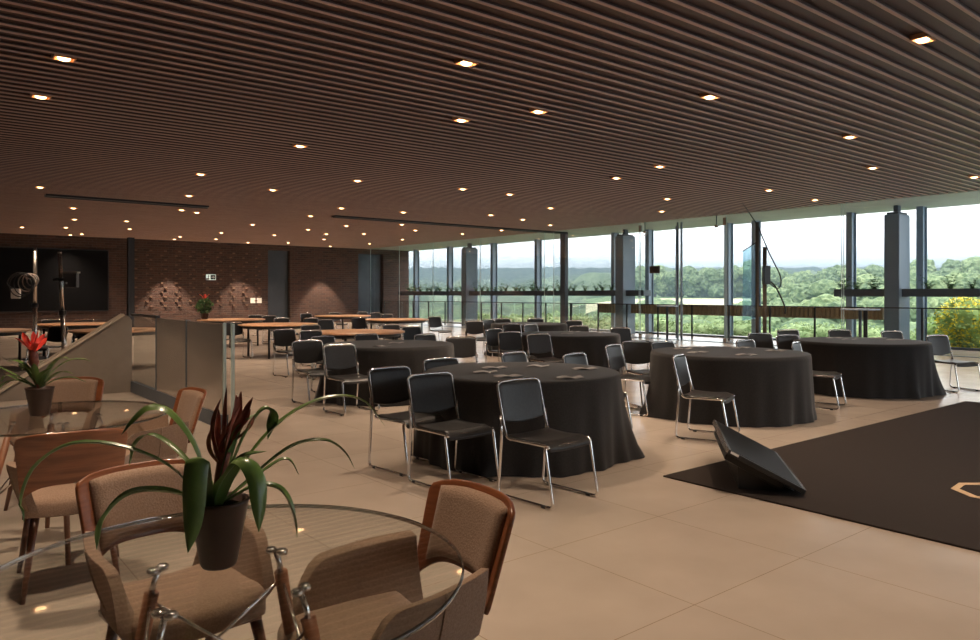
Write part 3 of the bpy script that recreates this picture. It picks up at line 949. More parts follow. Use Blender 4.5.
dup(gt, (-2.5, 4.25, 0), R(38), 'round clear glass table carrying the red bromeliad')

# ------------------------------------------------------------------ bromeliads
def leaf_mesh(mb, pts, wid, mi=0, twist=0., side=None, cup=.25):
    sp = spline(pts, 22)
    n = len(sp) - 1
    vs = []
    for i, p in enumerate(sp):
        d = (sp[min(i + 1, n)] - sp[max(i - 1, 0)]).normalized()
        sdv = side if side is not None else d.cross(Vector((0, 0, 1)))
        sdv = sdv - d * sdv.dot(d)
        if sdv.length < 1e-4: sdv = d.orthogonal()
        sdv.normalize()
        nr = sdv.cross(d)
        t = i / n
        ww = wid * (.55 + .45 * min(1, t * 3)) * (1 - max(0, (t - .62) / .38) ** 2.0) + .0006
        for q in (-1, -.5, 0, .5, 1):
            vs.append(p + sdv * ww * q * .5 + nr * ww * cup * q * q)
    m = len(vs)
    th = .0016
    fs = []
    for i in range(n):
        for q in range(4):
            fs.append((i * 5 + q, i * 5 + q + 1, (i + 1) * 5 + q + 1, (i + 1) * 5 + q))
    mb.add(vs, fs, mi, True)

def pot(parent, rb, rt, h, mats):
    mb = MB(); mb.lathe([(0, 0), (rb, 0), (rb + .004, .006), (rt, h - .012), (rt + .003, h - .006), (rt + .003, h), (rt - .006, h), (rt - .008, h - .02), (0, h - .02)], 40)
    p = mb.build('pot', mats, parent)
    mb = MB(); mb.lathe([(rt - .0085, h - .021), (rt * .6, h - .012), (0, h - .010)], 24); mb.build('soil', M['soil'], p)

# near plant: leaves described in centimetres right of and above the pot's foot, with a depth
K = .00259
def lp(px, py, dy=0.): return Vector(((px - 218) * K, dy, (567 - py) * K))
pl = thing('bromeliad_plant', 'bromeliad with dark red flower in brown pot on the near glass table', 'potted plant', (-.70, 1.90, .7505))
pot(pl, .041, .073, .170, M['pot'])
LV = [([(216, 508, 0), (250, 453, .05), (282, 422, .10), (318, 408, .14), (350, 414, .18), (373, 443, .20)], 9),
 ([(218, 508, 0), (262, 470, .03), (290, 452, .06), (318, 450, .08), (335, 463, .10), (346, 482, .11)], 9),
 ([(217, 508, -.02), (238, 462, -.05), (256, 454, -.08), (270, 472, -.10), (273, 497, -.11), (272, 520, -.115)], 18),
 ([(220, 508, .02), (250, 492, .02), (274, 495, .03), (287, 518, .035), (292, 546, .04)], 13),
 ([(213, 508, -.03), (213, 470, -.07), (213, 450, -.105), (212, 470, -.125), (211, 510, -.128), (207, 538, -.125)], 21),
 ([(210, 506, 0), (200, 450, -.01), (176, 412, -.02), (154, 405, -.03), (138, 418, -.035), (127, 435, -.035)], 18),
 ([(208, 506, -.02), (180, 465, -.06), (140, 442, -.10), (100, 437, -.13), (72, 455, -.15), (61, 485, -.16), (63, 506, -.16)], 10),
 ([(209, 508, -.03), (186, 489, -.07), (152, 485, -.11), (131, 505, -.13), (123, 535, -.13)], 15),
 ([(217, 505, .02), (235, 450, .04), (252, 420, .05), (262, 417, .06), (263, 436, .07), (258, 448, .075)], 12),
 ([(215, 505, .0), (222, 465, .0), (234, 428, .01), (254, 416, .02)], 18),
 ([(220, 506, .03), (255, 480, .07), (276, 470, .09), (288, 487, .10)], 8),
 ([(209, 505, .03), (170, 465, .07), (135, 446, .10), (114, 455, .12), (104, 480, .13)], 8),
 ([(214, 506, -.03), (228, 480, -.05), (246, 458, -.04), (268, 452, -.02)], 13),
 ([(212, 507, .03), (196, 488, .06), (186, 494, .09), (180, 502, .11)], 9)]
for pts, wd in LV:
    mb = MB()
    P3 = [lp(*p) for p in pts]
    hd = (P3[-1] - P3[0]); hd.z = 0
    side = None
    if wd >= 16: side = Vector((0, 0, 1)).cross(hd).normalized() + Vector((.25, 0, 0))
    if wd == 21: side = Vector((1, .1, 0))
    leaf_mesh(mb, P3, wd * K * 1.05, 0, side=side)
    mb.build('leaf', M['leaf'], pl)
fl = MB()
fl.tube(spline([lp(216, 508), lp(219, 480), lp(224, 455)], 8), .012, 10, 0, .016)
stem = fl.build('flower_stalk', M['bract_brown'], pl)
rb_ = random.Random(3)
for k, (tx, ty) in enumerate(((228, 388), (240, 394), (253, 399), (249, 412), (217, 412), (238, 402), (244, 405), (233, 398), (212, 430), (222, 400), (250, 420))):
    mb = MB(); a = rb_.uniform(-1, 1)
    b0 = lp(219 + (k % 3) * 2, 470 - (k % 4) * 10, 0)
    tip = lp(tx, ty, .025 * a)
    mid = (b0 + tip) * .5 + Vector(((-.012 if tx < 228 else .010), .02 * a, 0))
    leaf_mesh(mb, [b0, mid, tip], .021, 0, side=Vector((math.cos(a * 1.4), math.sin(a * 1.4), 0)))
    mb.build('bract', M['bract_brown'], stem)

# far plant with the red flower
pl2 = thing('bromeliad_plant', 'bromeliad with bright red flower and pale leaves on the far glass table', 'potted plant', (-2.60, 4.25, .7505))
pot(pl2, .046, .072, .16, M['pot'])
K2 = .00577
def lq(px, py, dy=0.): return Vector(((px - 41.5) * K2, dy, (415 - py) * K2))
LV2 = [([(40, 388), (20, 375), (5, 366), (-10, 362)], 5, 0), ([(40, 388), (25, 368), (10, 362), (-2, 363)], 5, 0), ([(40, 388), (22, 380), (12, 383), (8, 392)], 4, 0), ([(40, 388), (28, 374), (18, 366), (14, 372)], 6, 0),
 ([(42, 388), (55, 368), (68, 358), (80, 357)], 6, 1), ([(42, 388), (52, 372), (64, 362), (75, 361), (84, 364)], 6, 1), ([(42, 388), (58, 376), (70, 371), (84, 372)], 5, 1), ([(42, 388), (50, 370), (55, 358)], 6, 0),
 ([(41, 388), (34, 370), (27, 364)], 7, 0), ([(42, 388), (56, 380), (68, 379), (80, 384)], 5, 0), ([(41, 388), (46, 376), (60, 366)], 7, 0), ([(40, 388), (24, 384), (2, 377), (-8, 384)], 4, 0), ([(41, 388), (40, 374), (42, 362)], 7, 0)]
for k, (pts, wd, pm) in enumerate(LV2):
    mb = MB(); sg = (-1, 1)[k % 2]
    leaf_mesh(mb, [lq(p[0], p[1], sg * .03 * i) for i, p in enumerate(pts)], wd * K2 * 1.0, 0)
    mb.build('leaf', M['leaf_pale'] if pm else M['leaf'], pl2)
mb = MB(); mb.tube(spline([lq(41, 388), lq(37, 368), lq(34, 350)], 8), .012, 10, 0, .02)
stem = mb.build('flower_stalk', M['bract_brown'], pl2)
for k, (tx, ty, dy) in enumerate(((25, 332, 0), (31, 332, .02), (40, 331, -.02), (41, 338, .03), (22, 341, .02), (35, 335, -.05), (42, 343, -.03), (28, 337, .05), (34, 331, 0), (24, 337, -.04), (38, 334, .04))):
    mb = MB(); b0 = lq(34.5, 352 - (k % 3) * 3); tx = 34 + (tx - 33) * 1.25; dy *= 1.5
    leaf_mesh(mb, [b0, lq((34.5 + tx) / 2, (350 + ty) / 2 - 1, dy * .7), lq(tx, ty, dy)], .032, 0, side=Vector((math.cos(k), math.sin(k), .2)))
    mb.build('bract', M['bract_red'], stem)
for k, (tx, ty) in enumerate(((30, 356), (40, 352), (28, 362), (41, 360))):
    mb = MB(); leaf_mesh(mb, [lq(37, 372), lq((37 + tx) / 2 + (1 if tx > 35 else -1), 364), lq(tx, ty)], .04, 0); mb.build('bract', M['bract_brown'], stem)

# dark plant on the wood table by the brick wall
pl3 = thing('potted_plant', 'round dark green potted plant on a wood table before the brick wall', 'potted plant', (-7.95, 20.5, .7525))
pot(pl3, .08, .12, .16, M['pot'])
mb = MB(); rd = random.Random(5)
for k in range(420):
    d = Vector((rd.gauss(0, 1), rd.gauss(0, 1), rd.gauss(0, 1))).normalized() * rd.uniform(.12, .24)
    c = Vector((0, 0, .36)) + d; u = Vector((rd.gauss(0, 1), rd.gauss(0, 1), rd.gauss(0, 1))).normalized(); v = u.orthogonal().normalized()
    mb.add([c - u * .045, c + v * .018, c + u * .045, c - v * .018], [(0, 1, 2, 3)])
mb.build('foliage', M['fern'], pl3)
mb = MB(); mb.tube([(0, 0, .14), (0, 0, .42)], .012); mb.build('stem', M['bark'], pl3)
for k in range(4):
    mb = MB(); a = k * 1.7; leaf_mesh(mb, [Vector((.03 * math.cos(a), .03 * math.sin(a), .55)), Vector((.08 * math.cos(a), .08 * math.sin(a), .64)), Vector((.16 * math.cos(a), .14 * math.sin(a), .70))], .05); mb.build('flower', M['bract_red'], pl3)

# ------------------------------------------------------------------ stair parapet and steel/glass guard (building frame)
o = thing('stair_parapet', 'grey sloped stair parapet with a pale cap beside the glass tables', 'parapet', P(2.74, 11.93, 0), ROT)
T2 = Matrix.Rotation(R(90), 4, 'X')
# profile in (x, z): runs down toward -x
prof = [(0, 0), (0, 1.10), (-.06, 1.15), (-.12, 1.15), (-2.2, -.26 + .0), (-2.2, 0)]
prof = [(0, 0), (0, 1.06), (-.05, 1.13), (-.12, 1.13), (-1.80, .0)]
mb = MB(); vs = [(x, -.09, z) for x, z in prof] + [(x, .09, z) for x, z in prof]
nP = len(prof)
mb.add(vs, [list(range(nP)), list(range(nP, 2 * nP))[::-1]] + [(i, (i + 1) % nP, nP + (i + 1) % nP, nP + i) for i in range(nP)])
mb.build('wall_body', M['parapet'], o, bevel=.006)
mb = MB()
A = Vector((-.10, 0, 1.135)); B = Vector((-1.80, 0, .012))
d = (B - A).normalized(); nn = Vector((d.z, 0, -d.x)) * -1
if nn.z < 0: nn = -nn
vs = []
for p in (A, B):
    for yy, k in ((-.11, 0), (.11, 0), (.11, .028), (-.11, .028)): vs.append(p + Vector((0, yy, 0)) + nn * k)
mb.add(vs, [(0, 1, 2, 3), (7, 6, 5, 4), (0, 4, 5, 1), (1, 5, 6, 2), (2, 6, 7, 3), (3, 7, 4, 0)]); mb.build('cap', M['parapet_cap'], o)
# guard: runs from the parapet's end toward the viewer
o = thing('stair_guard', 'steel and glass stair guard running from the parapet toward the viewer', 'guard', P(2.74, 11.80, 0), ROT)
mb = MB(); mb.box((-.03, -3.93, 0), (.03, 0, .16)); mb.build('base_rail', M['dark_steel'], o)
mb = MB(); mb.box((-.006, -1.30, .16), (.006, -.05, 1.13)); mb.build('glass_pane', M['rail_pane'], o)
mb = MB(); mb.box((-.02, -2.62, .16), (.02, -1.34, 1.13)); mb.build('mirror_panel', M['steel'], o, bevel=.004)
mb = MB(); mb.box((-.02, -3.88, .16), (.02, -2.66, 1.13)); mb.build('steel_panel', M['steel'], o, bevel=.004)
for yy in (-1.32, -2.64): mb = MB(); mb.box((-.025, yy - .015, .16), (.025, yy + .015, 1.14)); mb.build('post', M['dark_steel'], o)
mb = MB(); mb.box((-.012, -3.92, .16), (.012, -3.885, 1.14)); mb.build('edge_strip', M['pane_edge'], o)
mb = MB(); mb.box((-.012, -4.17, 0), (.012, -4.12, 1.14)); mb.build('end_post', M['pane_edge'], o)
mb = MB(); mb.box((-.03, -1.34, 1.13), (.03, 0, 1.16)); mb.build('top_rail', M['black_steel'], o)

# ------------------------------------------------------------------ pole stands near the displays
def pole_stand(loc, top, lean, label, coil):
    o = thing('pole_stand', label, 'pole stand', loc, 0)
    mb = MB(); mb.tube([(0, 0, .03), (lean * .5, 0, top * .5)], .045, 12); mb.build('lower_pole', M['steel'], o)
    mb = MB(); mb.tube([(lean * .5, 0, top * .5), (lean, 0, top)], .034, 12); mb.lathe([(0, 0), (.036, 0), (.036, .03), (0, .03)], 12, 0, (lean, 0, top)); mb.build('upper_pole', M['steel'], o)
    mb = MB(); mb.lathe([(.05, -.05), (.065, -.04), (.065, .04), (.05, .05)], 12, 0, (lean * .5, 0, top * .5)); mb.build('collar', M['black_edge'], o)
    mb = MB(); mb.lathe([(0, 0), (.30, 0), (.30, .015), (.06, .05), (0, .05)], 32); mb.build('base', M['black_steel'], o)
    z = top * .76
    if coil:
        q = Vector((lean * .76, -.08, z - .05))
        for k in range(5):
            mb = MB(); rr = .13 + .03 * k
            mb.tube([q + Vector((-.06 * k + rr * math.cos(a * 2 * PI / 28), -.01 * k, -.03 * k + rr * (1 + .1 * (k % 2)) * math.sin(a * 2 * PI / 28))) for a in range(28)], .012, 6, 0, None, True)
            mb.build('cable_loop', M['pale_cable'] if k < 3 else M['cable'], o)
        mb = MB(); mb.box((-.48, -.1, z - .46), (-.29, -.02, z - .24)); mb.build('power_box', M['white_paint'], o, bevel=.015)
        mb = MB(); mb.tube(spline([(0, -.05, z), (-.3, -.06, z + .12), (-.5, -.07, z + .02), (-.56, -.07, z - .15), (-.40, -.06, z - .26)], 20), .012, 6); mb.build('cable', M['cable'], o)
        mb = MB(); mb.box((-.16, -.1, z - .02), (.06, .02, z + .05)); mb.build('clamp', M['steel'], o, bevel=.008)
    else:
        mb = MB(); mb.box((-.12 + lean * .7, -.07, z + .02), (.09 + lean * .7, .06, z + .07)); mb.build('clamp', M['black_edge'], o, bevel=.008)
        mb = MB(); mb.box((lean * .7 + .08, -.08, z - .10), (lean * .7 + .32, .02, z + .16)); b = mb.build('control_box', M['grey_box'], o, bevel=.01)
        mb = MB(); mb.box((lean * .7 + .06, -.09, z + .16), (lean * .7 + .34, .02, z + .19)); mb.build('box_lid', M['pale_cable'], b)
        mb = MB(); mb.lathe([(0, 0), (.02, 0), (.02, .01), (0, .01)], 10, 0, (0, 0, 0), Matrix.Translation((lean * .7 + .14, -.08, z - .02)) @ Matrix.Rotation(R(90), 4, 'X')); mb.build('indicator', M['white_paint'], b)
    return o
pole_stand((-10.14, 16.4, 0), 2.38, 0, 'straight steel pole stand hung with coiled cable', True)
pole_stand((-7.85, 13.6, 0), 2.2, -.10, 'leaning steel pole stand with a small dark box', False)

# cable stand by the windows with its translucent panel
o = thing('cable_stand', 'tall brown pole stand with translucent panel and looping cables by the windows', 'stand', (4.72, 13.0, 0))
mb = MB(); mb.tube([(0, 0, .02), (0, 0, 2.72)], .028, 12); mb.build('pole', M['bark'], o)
mb = MB(); mb.tube([(.14, .02, .02), (.14, .02, 2.28)], .034, 12); mb.build('pole', M['bark'], o)
mb = MB(); mb.box((-.25, -.2, 0), (.4, .25, .02)); mb.build('base_plate', M['black_steel'], o)
mb = MB(); mb.add([(-.28, -.05, .98), (-.02, 0, 1.02), (-.02, 0, 2.36), (-.26, -.05, 2.20), (-.28, -.035, .98), (-.02, .015, 1.02), (-.02, .015, 2.36), (-.26, -.035, 2.20)],
    [(0, 1, 2, 3), (7, 6, 5, 4), (0, 4, 5, 1), (1, 5, 6, 2), (2, 6, 7, 3), (3, 7, 4, 0)]); mb.build('panel', M['acrylic'], o)
mb = MB(); mb.tube([(-.27, -.04, 2.20), (-.02, 0, 2.36)], .01, 6); mb.build('panel_frame', M['cable'], o)
mb = MB(); mb.tube([(1.8, 6.0, CE), (0.03, 0.05, 2.66)], .009, 6); mb.tube(spline([(0.03, 0.05, 2.66), (.2, 0, 2.2), (.42, .02, 1.75), (.36, 0, 1.55), (.12, 0, 1.72)], 36), .011, 6); mb.build('cable', M['cable'], o)
mb = MB(); mb.tube(spline([(.12, 0, 1.72), (.3, -.02, 1.60), (.48, 0, 1.25), (.50, .02, 1.1)], 16), .014, 6); mb.build('cable', M['cable'], o)
mb = MB(); mb.box((.10, -.05, 1.62), (.22, .05, 1.95)); mb.build('junction_box', M['black_edge'], o, bevel=.01)
mb = MB(); mb.box((-.14, -.08, .72), (.06, .06, .76)); mb.build('bracket', M['black_edge'], o)

# bistro tables by the balustrade
def bistro(loc, rad, lb):
    o = thing('bistro_table', lb, 'table', loc, 0, 'tall bistro tables')
    mb = MB(); mb.lathe([(0, 1.075), (rad - .01, 1.075), (rad, 1.082), (rad, 1.098), (rad - .01, 1.105), (0, 1.105)], 40); mb.build('tabletop', M['grey_steel'], o)
    mb = MB(); mb.tube([(0, 0, .02), (0, 0, 1.075)], .035, 12); mb.build('column', M['dark_steel'], o)
    mb = MB(); mb.lathe([(0, 0), (.26, 0), (.26, .012), (.05, .03), (0, .03)], 32); mb.build('base', M['dark_steel'], o)
bistro((8.55, 17.0, 0), .42, 'tall slim bistro table by the near grey pillar')
bistro((5.2, 21.6, 0), .30, 'tall slim bistro table seen behind the glass doors')

# ------------------------------------------------------------------ rug with mark, floor monitor
rug_o = P(0, 0, 0)
def b2(x, y): return (x * CR + y * SR, -x * SR + y * CR)          # scene to building
rx, ry = b2(1.37, 5.83)
mb = MB(); mb.box((rx, ry - 5.4, .0), (rx + 6.45, ry, .014))
rug = mb.build('stage_rug', M['rug'], bevel=.005); rug.rotation_euler = (0, 0, ROT); tag(rug, 'large dark charcoal rug with a beige mark on the tile floor', 'rug')
# beige outlined letter, mostly out of frame
def ring(cx, cy, wx, wy, t, ch):
    def oct_(a, b, c): return [(cx - a, cy - b + c), (cx - a + c, cy - b), (cx + a - c, cy - b), (cx + a, cy - b + c), (cx + a, cy + b - c), (cx + a - c, cy + b), (cx - a + c, cy + b), (cx - a, cy + b - c)]
    return oct_(wx, wy, ch), oct_(wx - t, wy - t, ch * .72)
mx_, my_ = b2(3.86, 5.32)
oo, ii = ring(0, 0, .46, .27, .055, .16)
mb = MB(); n8 = 8
vs = [(x, y, 0) for x, y in oo] + [(x, y, 0) for x, y in ii] + [(x, y, .003) for x, y in oo] + [(x, y, .003) for x, y in ii]
fs = []
for k in range(8):
    j = (k + 1) % 8
    fs += [(16 + k, 16 + j, 24 + j, 24 + k), (k, j, 16 + j, 16 + k), (8 + j, 8 + k, 24 + k, 24 + j), (j, k, 8 + k, 8 + j)]
mb.add(vs, fs)
lt = mb.build('letter_mark', M['rug_mark'], rug); lt.location = (mx_, my_, .014); lt.rotation_euler = (0, 0, R(-39)); lt['label'] = 'beige outlined letter'

o = thing('floor_monitor', 'tilted black flat screen lying on the floor at the rug edge', 'monitor', (2.225, 5.17, .014), R(13.5 - 90))
# local x runs toward the viewer along the lower edge, local y away from it (up the tilt is -y side turned below)
Lx = 1.28; S = .585
o.rotation_euler = (0, 0, 0)
D1 = Vector((.29, 1.31, 0)).normalized()               # along the lower edge, away from the viewer
D2 = Vector((-D1.y, D1.x, 0))                          # toward the raised edge
up = D2 * math.cos(R(27)) + Vector((0, 0, math.sin(R(27))))
nrm = D1.cross(up) * -1
if nrm.z < 0: nrm = -nrm
TM = Matrix((( D1.x, up.x, nrm.x, 0), (D1.y, up.y, nrm.y, 0), (D1.z, up.z, nrm.z, .055), (0, 0, 0, 1)))
mb = MB(); mb.box((0, 0, -.035), (Lx, S, 0), 0, TM); mb.build('bezel', M['black_edge'], o, bevel=.006)
mb = MB(); mb.box((.025, .03, 0), (Lx - .025, S - .02, .002), 0, TM); mb.build('screen', M['screen'], o)
mb = MB(); mb.prism([(.08, .12), (Lx - .08, .12), (Lx - .14, .56), (.14, .56)], -.10, -.035, 0, TM); mb.build('rear_cover', M['black_edge'], o, bevel=.01)
mb = MB(); mb.box((0, S, -.036), (Lx, S + .004, .001), 0, TM); mb.build('edge_trim', M['steel'], o)
mb = MB(); mb.box((0.0, -.004, -.036), (Lx, 0, .001), 0, TM); mb.build('edge_trim', M['steel'], o)
mb = MB(); mb.box((-.003, S - .08, -.02), (0.0, S - .02, -.004), 0, TM); mb.build('logo_tag', M['white_paint'], o)
mb = MB()                                               # solid wedge the screen lies on
c27, s27 = math.cos(R(27)), math.sin(R(27))
sec = [(.06, .004), (.44, .004), (.50 * c27, .50 * s27 + .055 - .115), (.06 * c27, .06 * s27 + .055 - .075)]
vs = []
for q in (.16, Lx - .16):
    for a, z in sec: vs.append(D1 * q + D2 * a + Vector((0, 0, max(z, .004))))
mb.add(vs, [(0, 1, 2, 3), (7, 6, 5, 4), (0, 4, 5, 1), (1, 5, 6, 2), (2, 6, 7, 3), (3, 7, 4, 0)])
mb.build('wedge_stand', M['black_edge'], o)

# ------------------------------------------------------------------ outdoors
def ang(u): return math.atan2(u, 1)
def gz(r, u):
    """height of the land at ground distance r ahead along the bearing u"""
    tab_r = [(24, 340.5), (27, 339), (34, 335), (46, 334), (70, 329), (110, 318), (150, 303), (260, 298), (360, 293), (600, 286), (900, 280), (1500, 275), (2400, 271)]
    tab_l = [(24, 346), (27, 350), (34, 352), (46, 350), (70, 340), (110, 330), (150, 322), (260, 312), (360, 305), (600, 297), (900, 288), (1500, 277), (2400, 271)]
    def ev(tab):
        if r <= tab[0][0]: py = tab[0][1]
        elif r >= tab[-1][0]: py = tab[-1][1]
        else:
            for (a, ya), (b, yb) in zip(tab, tab[1:]):
                if a <= r <= b:
                    t = (math.log(r) - math.log(a)) / (math.log(b) - math.log(a)); py = ya + (yb - ya) * t; break
        return H - (py - 294) * r / 736
    k = min(1, max(0, (u - .02) / .2)); k = k * k * (3 - 2 * k)
    z = ev(tab_l) * (1 - k) + ev(tab_r) * k
    return z
def land(name, r0, r1, nr, u0, u1, nu, m, bump, label, cat, lift=0., kind='structure', seed=0.):
    mb = MB(); vs = []; fs = []
    for i in range(nr + 1):
        r = r0 * (r1 / r0) ** (i / nr)
        for j in range(nu + 1):
            u = u0 + (u1 - u0) * j / nu
            x, y = u * r, r
            z = gz(r, u) + lift
            if bump:
                ed = min(1, i / 8, (nr - i) / 3)
                z -= (1 - ed) * bump * 1.6
                sc = bump * 3.2
                p = Vector((x / sc + seed, y / sc, 0))
                lum = 1 - noise.cell(Vector((0, 0, 0))) * 0 - noise.voronoi(p)[0][0] * 1.35
                z += ed * bump * (max(-.3, lum) + .5 * noise.noise(p * .35) + .25 * noise.noise(p * 3.3))
            vs.append((x, y, z))
    for i in range(nr):
        for j in range(nu):
            a = i * (nu + 1) + j
            fs.append((a, a + 1, a + nu + 2, a + nu + 1))
    mb.add(vs, fs, 0, True)
    o = mb.build(name, m); return tag(o, label, cat, None, kind)
# bare land
land('ground_outside', 24, 900, 60, -.6, 1.5, 80, M['lawn'], 0, 'green land sloping away outside', 'ground', -.4)
land('field', 138, 262, 12, .10, .40, 24, M['field'], 0, 'pale dry field between the woods', 'field', -.2)
land('forest_far', 340, 3000, 210, -.32, .86, 420, M['forest'], 13, 'hazy wooded hills on the horizon', 'forest', 0, 'stuff')
land('forest_middle', 58, 150, 90, -.30, .80, 420, M['tree_leaf'], 2.6, 'green woodland canopy beyond the windows', 'forest', -1.2, 'stuff', 3.)

land('forest_valley', 120, 350, 80, -.32, .13, 260, M['forest_low'], 4.5, 'hazy valley wood beyond the far windows', 'forest', -2.0, 'stuff', 9.)

def tree(x, y, z, h, w_, m, lb, seed, group, low=.62, span=.26):
    rd = random.Random(seed)
    t = thing('broadleaf_tree', lb, 'tree', (x, y, z), rd.uniform(0, 6), group)
    mb = MB(); bm = bmesh.new(); bmesh.ops.create_icosphere(bm, subdivisions=3, radius=1)
    base = [v.co.copy() for v in bm.verts]; fcs = [[v.index for v in f.verts] for f in bm.faces]; bm.free()
    for k in range(15):
        a = rd.uniform(0, 2 * PI); q = rd.uniform(0, .62) ** .8
        c = Vector((w_ * q * math.cos(a), w_ * q * math.sin(a), h * (low + span * rd.uniform(-1, 1) * (1 - q * .7))))
        s = w_ * rd.uniform(.30, .52)
        sd = rd.uniform(0, 50)
        mb.add([c + Vector((p.x, p.y, p.z * .8)) * s * (1 + .30 * noise.noise(p * 2.5 + Vector((sd, 0, 0))) + .16 * noise.noise(p * 7 + Vector((sd, 3, 0)))) for p in base], fcs, 0, False)
    mb.build('crown', m, t)
    mb = MB(); mb.tube([(0, 0, -1), (.1, .05, h * .35), (0, 0, h * .65)], w_ * .09, 8, 0, w_ * .05); mb.build('trunk', M['bark'], t)
    return t
rt = random.Random(21)
# wooded slope toward the right, single trees standing out
k = 0
for (px, r, top, wpx) in [(655, 300, 264, 15), (672, 300, 267, 15), (690, 290, 266, 15), (706, 300, 266, 15), (722, 280, 262, 16), (738, 300, 262, 15), (752, 280, 261, 16), (768, 270, 264, 16), (785, 260, 267, 16),
    (803, 250, 271, 16), (822, 240, 271, 18), (840, 240, 266, 18), (860, 230, 264, 18), (878, 230, 261, 18), (897, 230, 262, 18), (918, 230, 259, 18), (938, 220, 262, 18), (956, 220, 258, 19), (976, 210, 257, 20), (998, 210, 257, 20), (640, 300, 265, 15),
    (775, 140, 288, 24), (802, 135, 285, 24), (830, 130, 281, 26), (860, 125, 279, 27), (890, 120, 277, 27), (920, 118, 274, 28), (950, 115, 274, 28), (980, 112, 272, 29),
    (790, 95, 300, 30), (825, 90, 297, 30), (860, 85, 299, 30), (900, 80, 296, 34), (940, 78, 293, 34), (978, 76, 292, 34), (755, 100, 303, 26),
    (640, 90, 312, 28), (612, 95, 312, 28), (585, 100, 314, 28), (555, 105, 316, 26), (525, 105, 318, 26), (680, 85, 314, 30), (715, 82, 312, 30), (750, 72, 316, 32), (495, 110, 318, 24), (465, 110, 320, 24), (435, 110, 318, 24)]:
    u = (px - 490) / 736
    zt = H - (top - 294) * r / 736
    zb = gz(r, u) - 1
    wd = wpx * r / 736 * (1.25 if r > 200 else 1)
    hh = max(zt - zb, wd * (1.0 if r > 200 else 1.6))
    lab = ('wide green tree on the wooded slope beyond the windows' if px > 740 else 'round green tree in the wood beyond the glass doors' if px > 570 else 'dark green tree low in the valley beyond the far windows')
    tree(u * r, r, zt - hh * .98, hh, wd, M['tree_leaf2'] if k % 3 == 0 else M['tree_leaf'], lab, 100 + k, 'trees beyond the windows', *((.46, .40) if r > 200 else (.62, .26)))
    k += 1

# pale hedge on the bank below the balcony
def leaf_cloud(mb, blobs, n, size, rd, mi=0):
    for _ in range(n):
        c0, rr = blobs[rd.randrange(len(blobs))]
        d = Vector((rd.gauss(0, 1), rd.gauss(0, 1), rd.gauss(0, 1))).normalized()
        c = Vector(c0) + Vector((d.x * rr[0], d.y * rr[1], d.z * rr[2])) * rd.uniform(.8, 1.05)
        u = Vector((rd.gauss(0, 1), rd.gauss(0, 1), rd.gauss(0, .7))).normalized(); v = (u.orthogonal() + u.cross(u.orthogonal()) * rd.uniform(-1, 1)).normalized()
        s = size * rd.uniform(.6, 1.2)
        mb.add([c - u * s, c + v * s * .5, c + u * s, c - v * s * .5], [(0, 1, 2, 3)], mi)
rd = random.Random(9)
mb = MB()
blobs = []
for k in range(46):
    Y = 6 + k * .62; X = 25.5 + rd.uniform(-.6, 1.2)
    blobs.append((tuple(P(X, Y, -.15 + rd.uniform(-.2, .15))), (.8, .8, .5)))
leaf_cloud(mb, blobs, 15000, .085, rd)
for c, rr in blobs: mb.lathe([(0, -.4), (.5, -.2), (.6, .1), (.35, .32), (0, .38)], 8, 0, c)
tag(mb.build('hedge_foliage', M['hedge_leaf']), 'pale green hedge along the bank below the balcony', 'hedge', None, 'stuff')
# path strip and lawn just past the window line
mb = MB(); mb.box((XM + .3, 0, -.14), (23.0, 34, -.06)); struct('lawn_strip', mb, M['lawn'], label='narrow lawn strip outside the windows', cat='lawn')
mb = MB(); mb.box((23.0, 0, -.2), (24.3, 34, -.1)); struct('path', mb, M['paving'], label='pale path outside beyond the lawn strip', cat='path')

# yellow flowering shrub
sh = thing('flowering_shrub', 'big green shrub covered in yellow blossoms beyond the near balustrade', 'shrub', P(23.3, 7.4, -.1), 0)
mb = MB(); rd = random.Random(4); blobs = []
for k in range(16):
    a = rd.uniform(0, 6.28); q = rd.uniform(0, 1.5)
    blobs.append(((q * math.cos(a), q * math.sin(a) * .8, .55 + rd.uniform(-.2, .45)), (.62, .62, .5)))
leaf_cloud(mb, blobs, 8000, .075, rd)
for c, rr in blobs: mb.lathe([(0, -.35), (.40, -.2), (.46, .05), (.3, .27), (0, .33)], 8, 0, c)
mb.build('foliage', M['shrub_leaf'], sh)
mb = MB()
leaf_cloud(mb, [(c, (rr[0] * 1.05, rr[1] * 1.05, rr[2] * 1.08)) for c, rr in blobs if c[2] > .45], 7000, .062, rd)
mb.build('blossoms', M['yellow'], sh)['kind'] = 'stuff'
for k in range(5):
    a = k * 1.26; mb = MB(); mb.tube([(0, 0, 0), (.25 * math.cos(a), .25 * math.sin(a), .35), (.8 * math.cos(a), .8 * math.sin(a), .75)], .03, 6, 0, .012); mb.build('stem', M['bark'], sh)

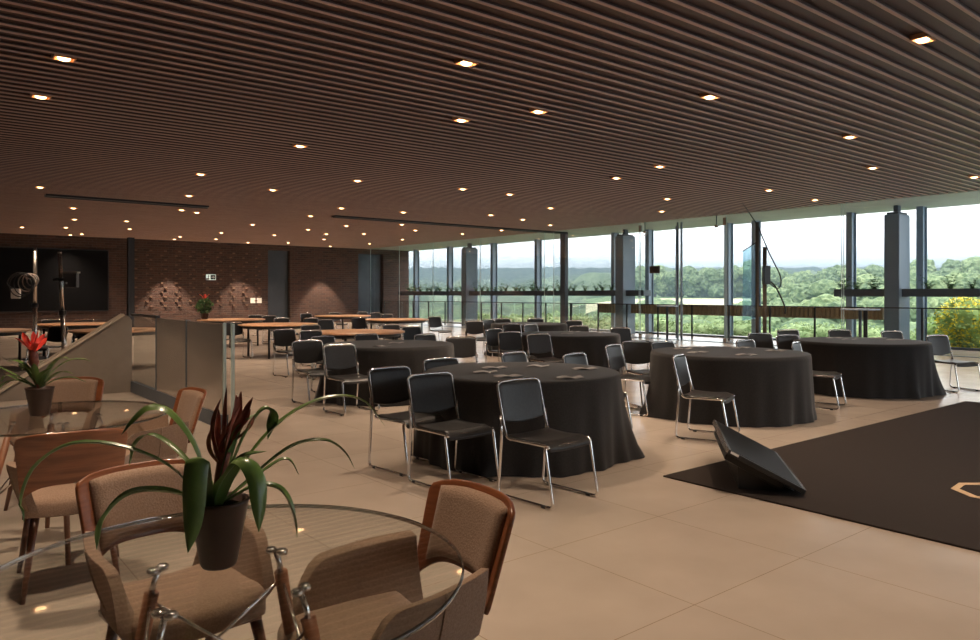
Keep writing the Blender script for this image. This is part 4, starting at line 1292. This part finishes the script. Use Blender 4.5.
# ferns in the planter beams
rd = random.Random(12)
f0 = None
def make_fern():
    t = thing('planter_fern', '', 'fern', (0, 0, 0), 0, 'ferns in the planter beams')
    mb = MB()
    for k in range(16):
        a = k * 2.4; l_ = rd.uniform(.2, .42); h_ = rd.uniform(.12, .36)
        pts = [Vector((0, 0, 0)), Vector((l_ * .4 * math.cos(a), l_ * .4 * math.sin(a), h_ * .9)), Vector((l_ * math.cos(a), l_ * math.sin(a), h_ * .75))]
        sp = spline(pts, 8)
        for i in range(1, 9):
            d = (sp[i] - sp[i - 1]).normalized(); s = d.cross(Vector((0, 0, 1)))
            for q in (-1, 1):
                b = sp[i]; e_ = b + s * q * .075 * (1 - i / 10) + d * .03
                mb.add([b, b + d * .02, e_, b - d * .012], [(0, 1, 2, 3)])
    mb.build('fronds', M['fern'], t)
    mb = MB(); mb.lathe([(0, -.03), (.05, -.03), (.03, .04), (0, .05)], 8); mb.build('crown_base', M['soil'], t)
    return t
ys = []
for a, b in ((8.0, 3.0), (10.0, 8.8), (32.8, 27.5), (26.7, 18.2)):
    y = b + .2
    while y < a: ys.append(y); y += rd.uniform(.32, .58)
for i, Y in enumerate(ys):
    lb = 'small fern in the planter beam by the near pillar and yellow shrub' if Y < 11 else 'small fern in the long planter beam before the far hills' if Y < 27 else 'small fern in the planter beam near the brick wall'
    loc = P(20.7 + rd.uniform(-.08, .08), Y, 1.545)
    if f0 is None: f0 = make_fern(); f0['label'] = lb; f0.location = loc
    else:
        o = dup(f0, loc, rd.uniform(0, 6), lb); s = rd.uniform(.9, 1.5); o.scale = (s, s, s)

# thin air haze over the valley
mh = bpy.data.materials.new('valley_haze'); mh.use_nodes = True
n = mh.node_tree.nodes; n.remove(n['Principled BSDF'])
vs_ = n.new('ShaderNodeVolumeScatter'); vs_.inputs['Color'].default_value = (.165, .225, .26, 1); vs_.inputs['Density'].default_value = .0015
va_ = n.new('ShaderNodeVolumeAbsorption'); va_.inputs['Color'].default_value = (.165, .225, .26, 1); va_.inputs['Density'].default_value = .0015
ad_ = n.new('ShaderNodeAddShader')
l_ = mh.node_tree.links
l_.new(vs_.outputs[0], ad_.inputs[0]); l_.new(va_.outputs[0], ad_.inputs[1]); l_.new(ad_.outputs[0], n['Material Output'].inputs['Volume'])
mb = MB(); mb.box((26, -1500, -60), (2600, 2600, 50))
hz = mb.build('valley_haze', mh); hz.rotation_euler = (0, 0, ROT); tag(hz, 'thin bluish haze over the valley outside', 'haze', None, 'stuff')
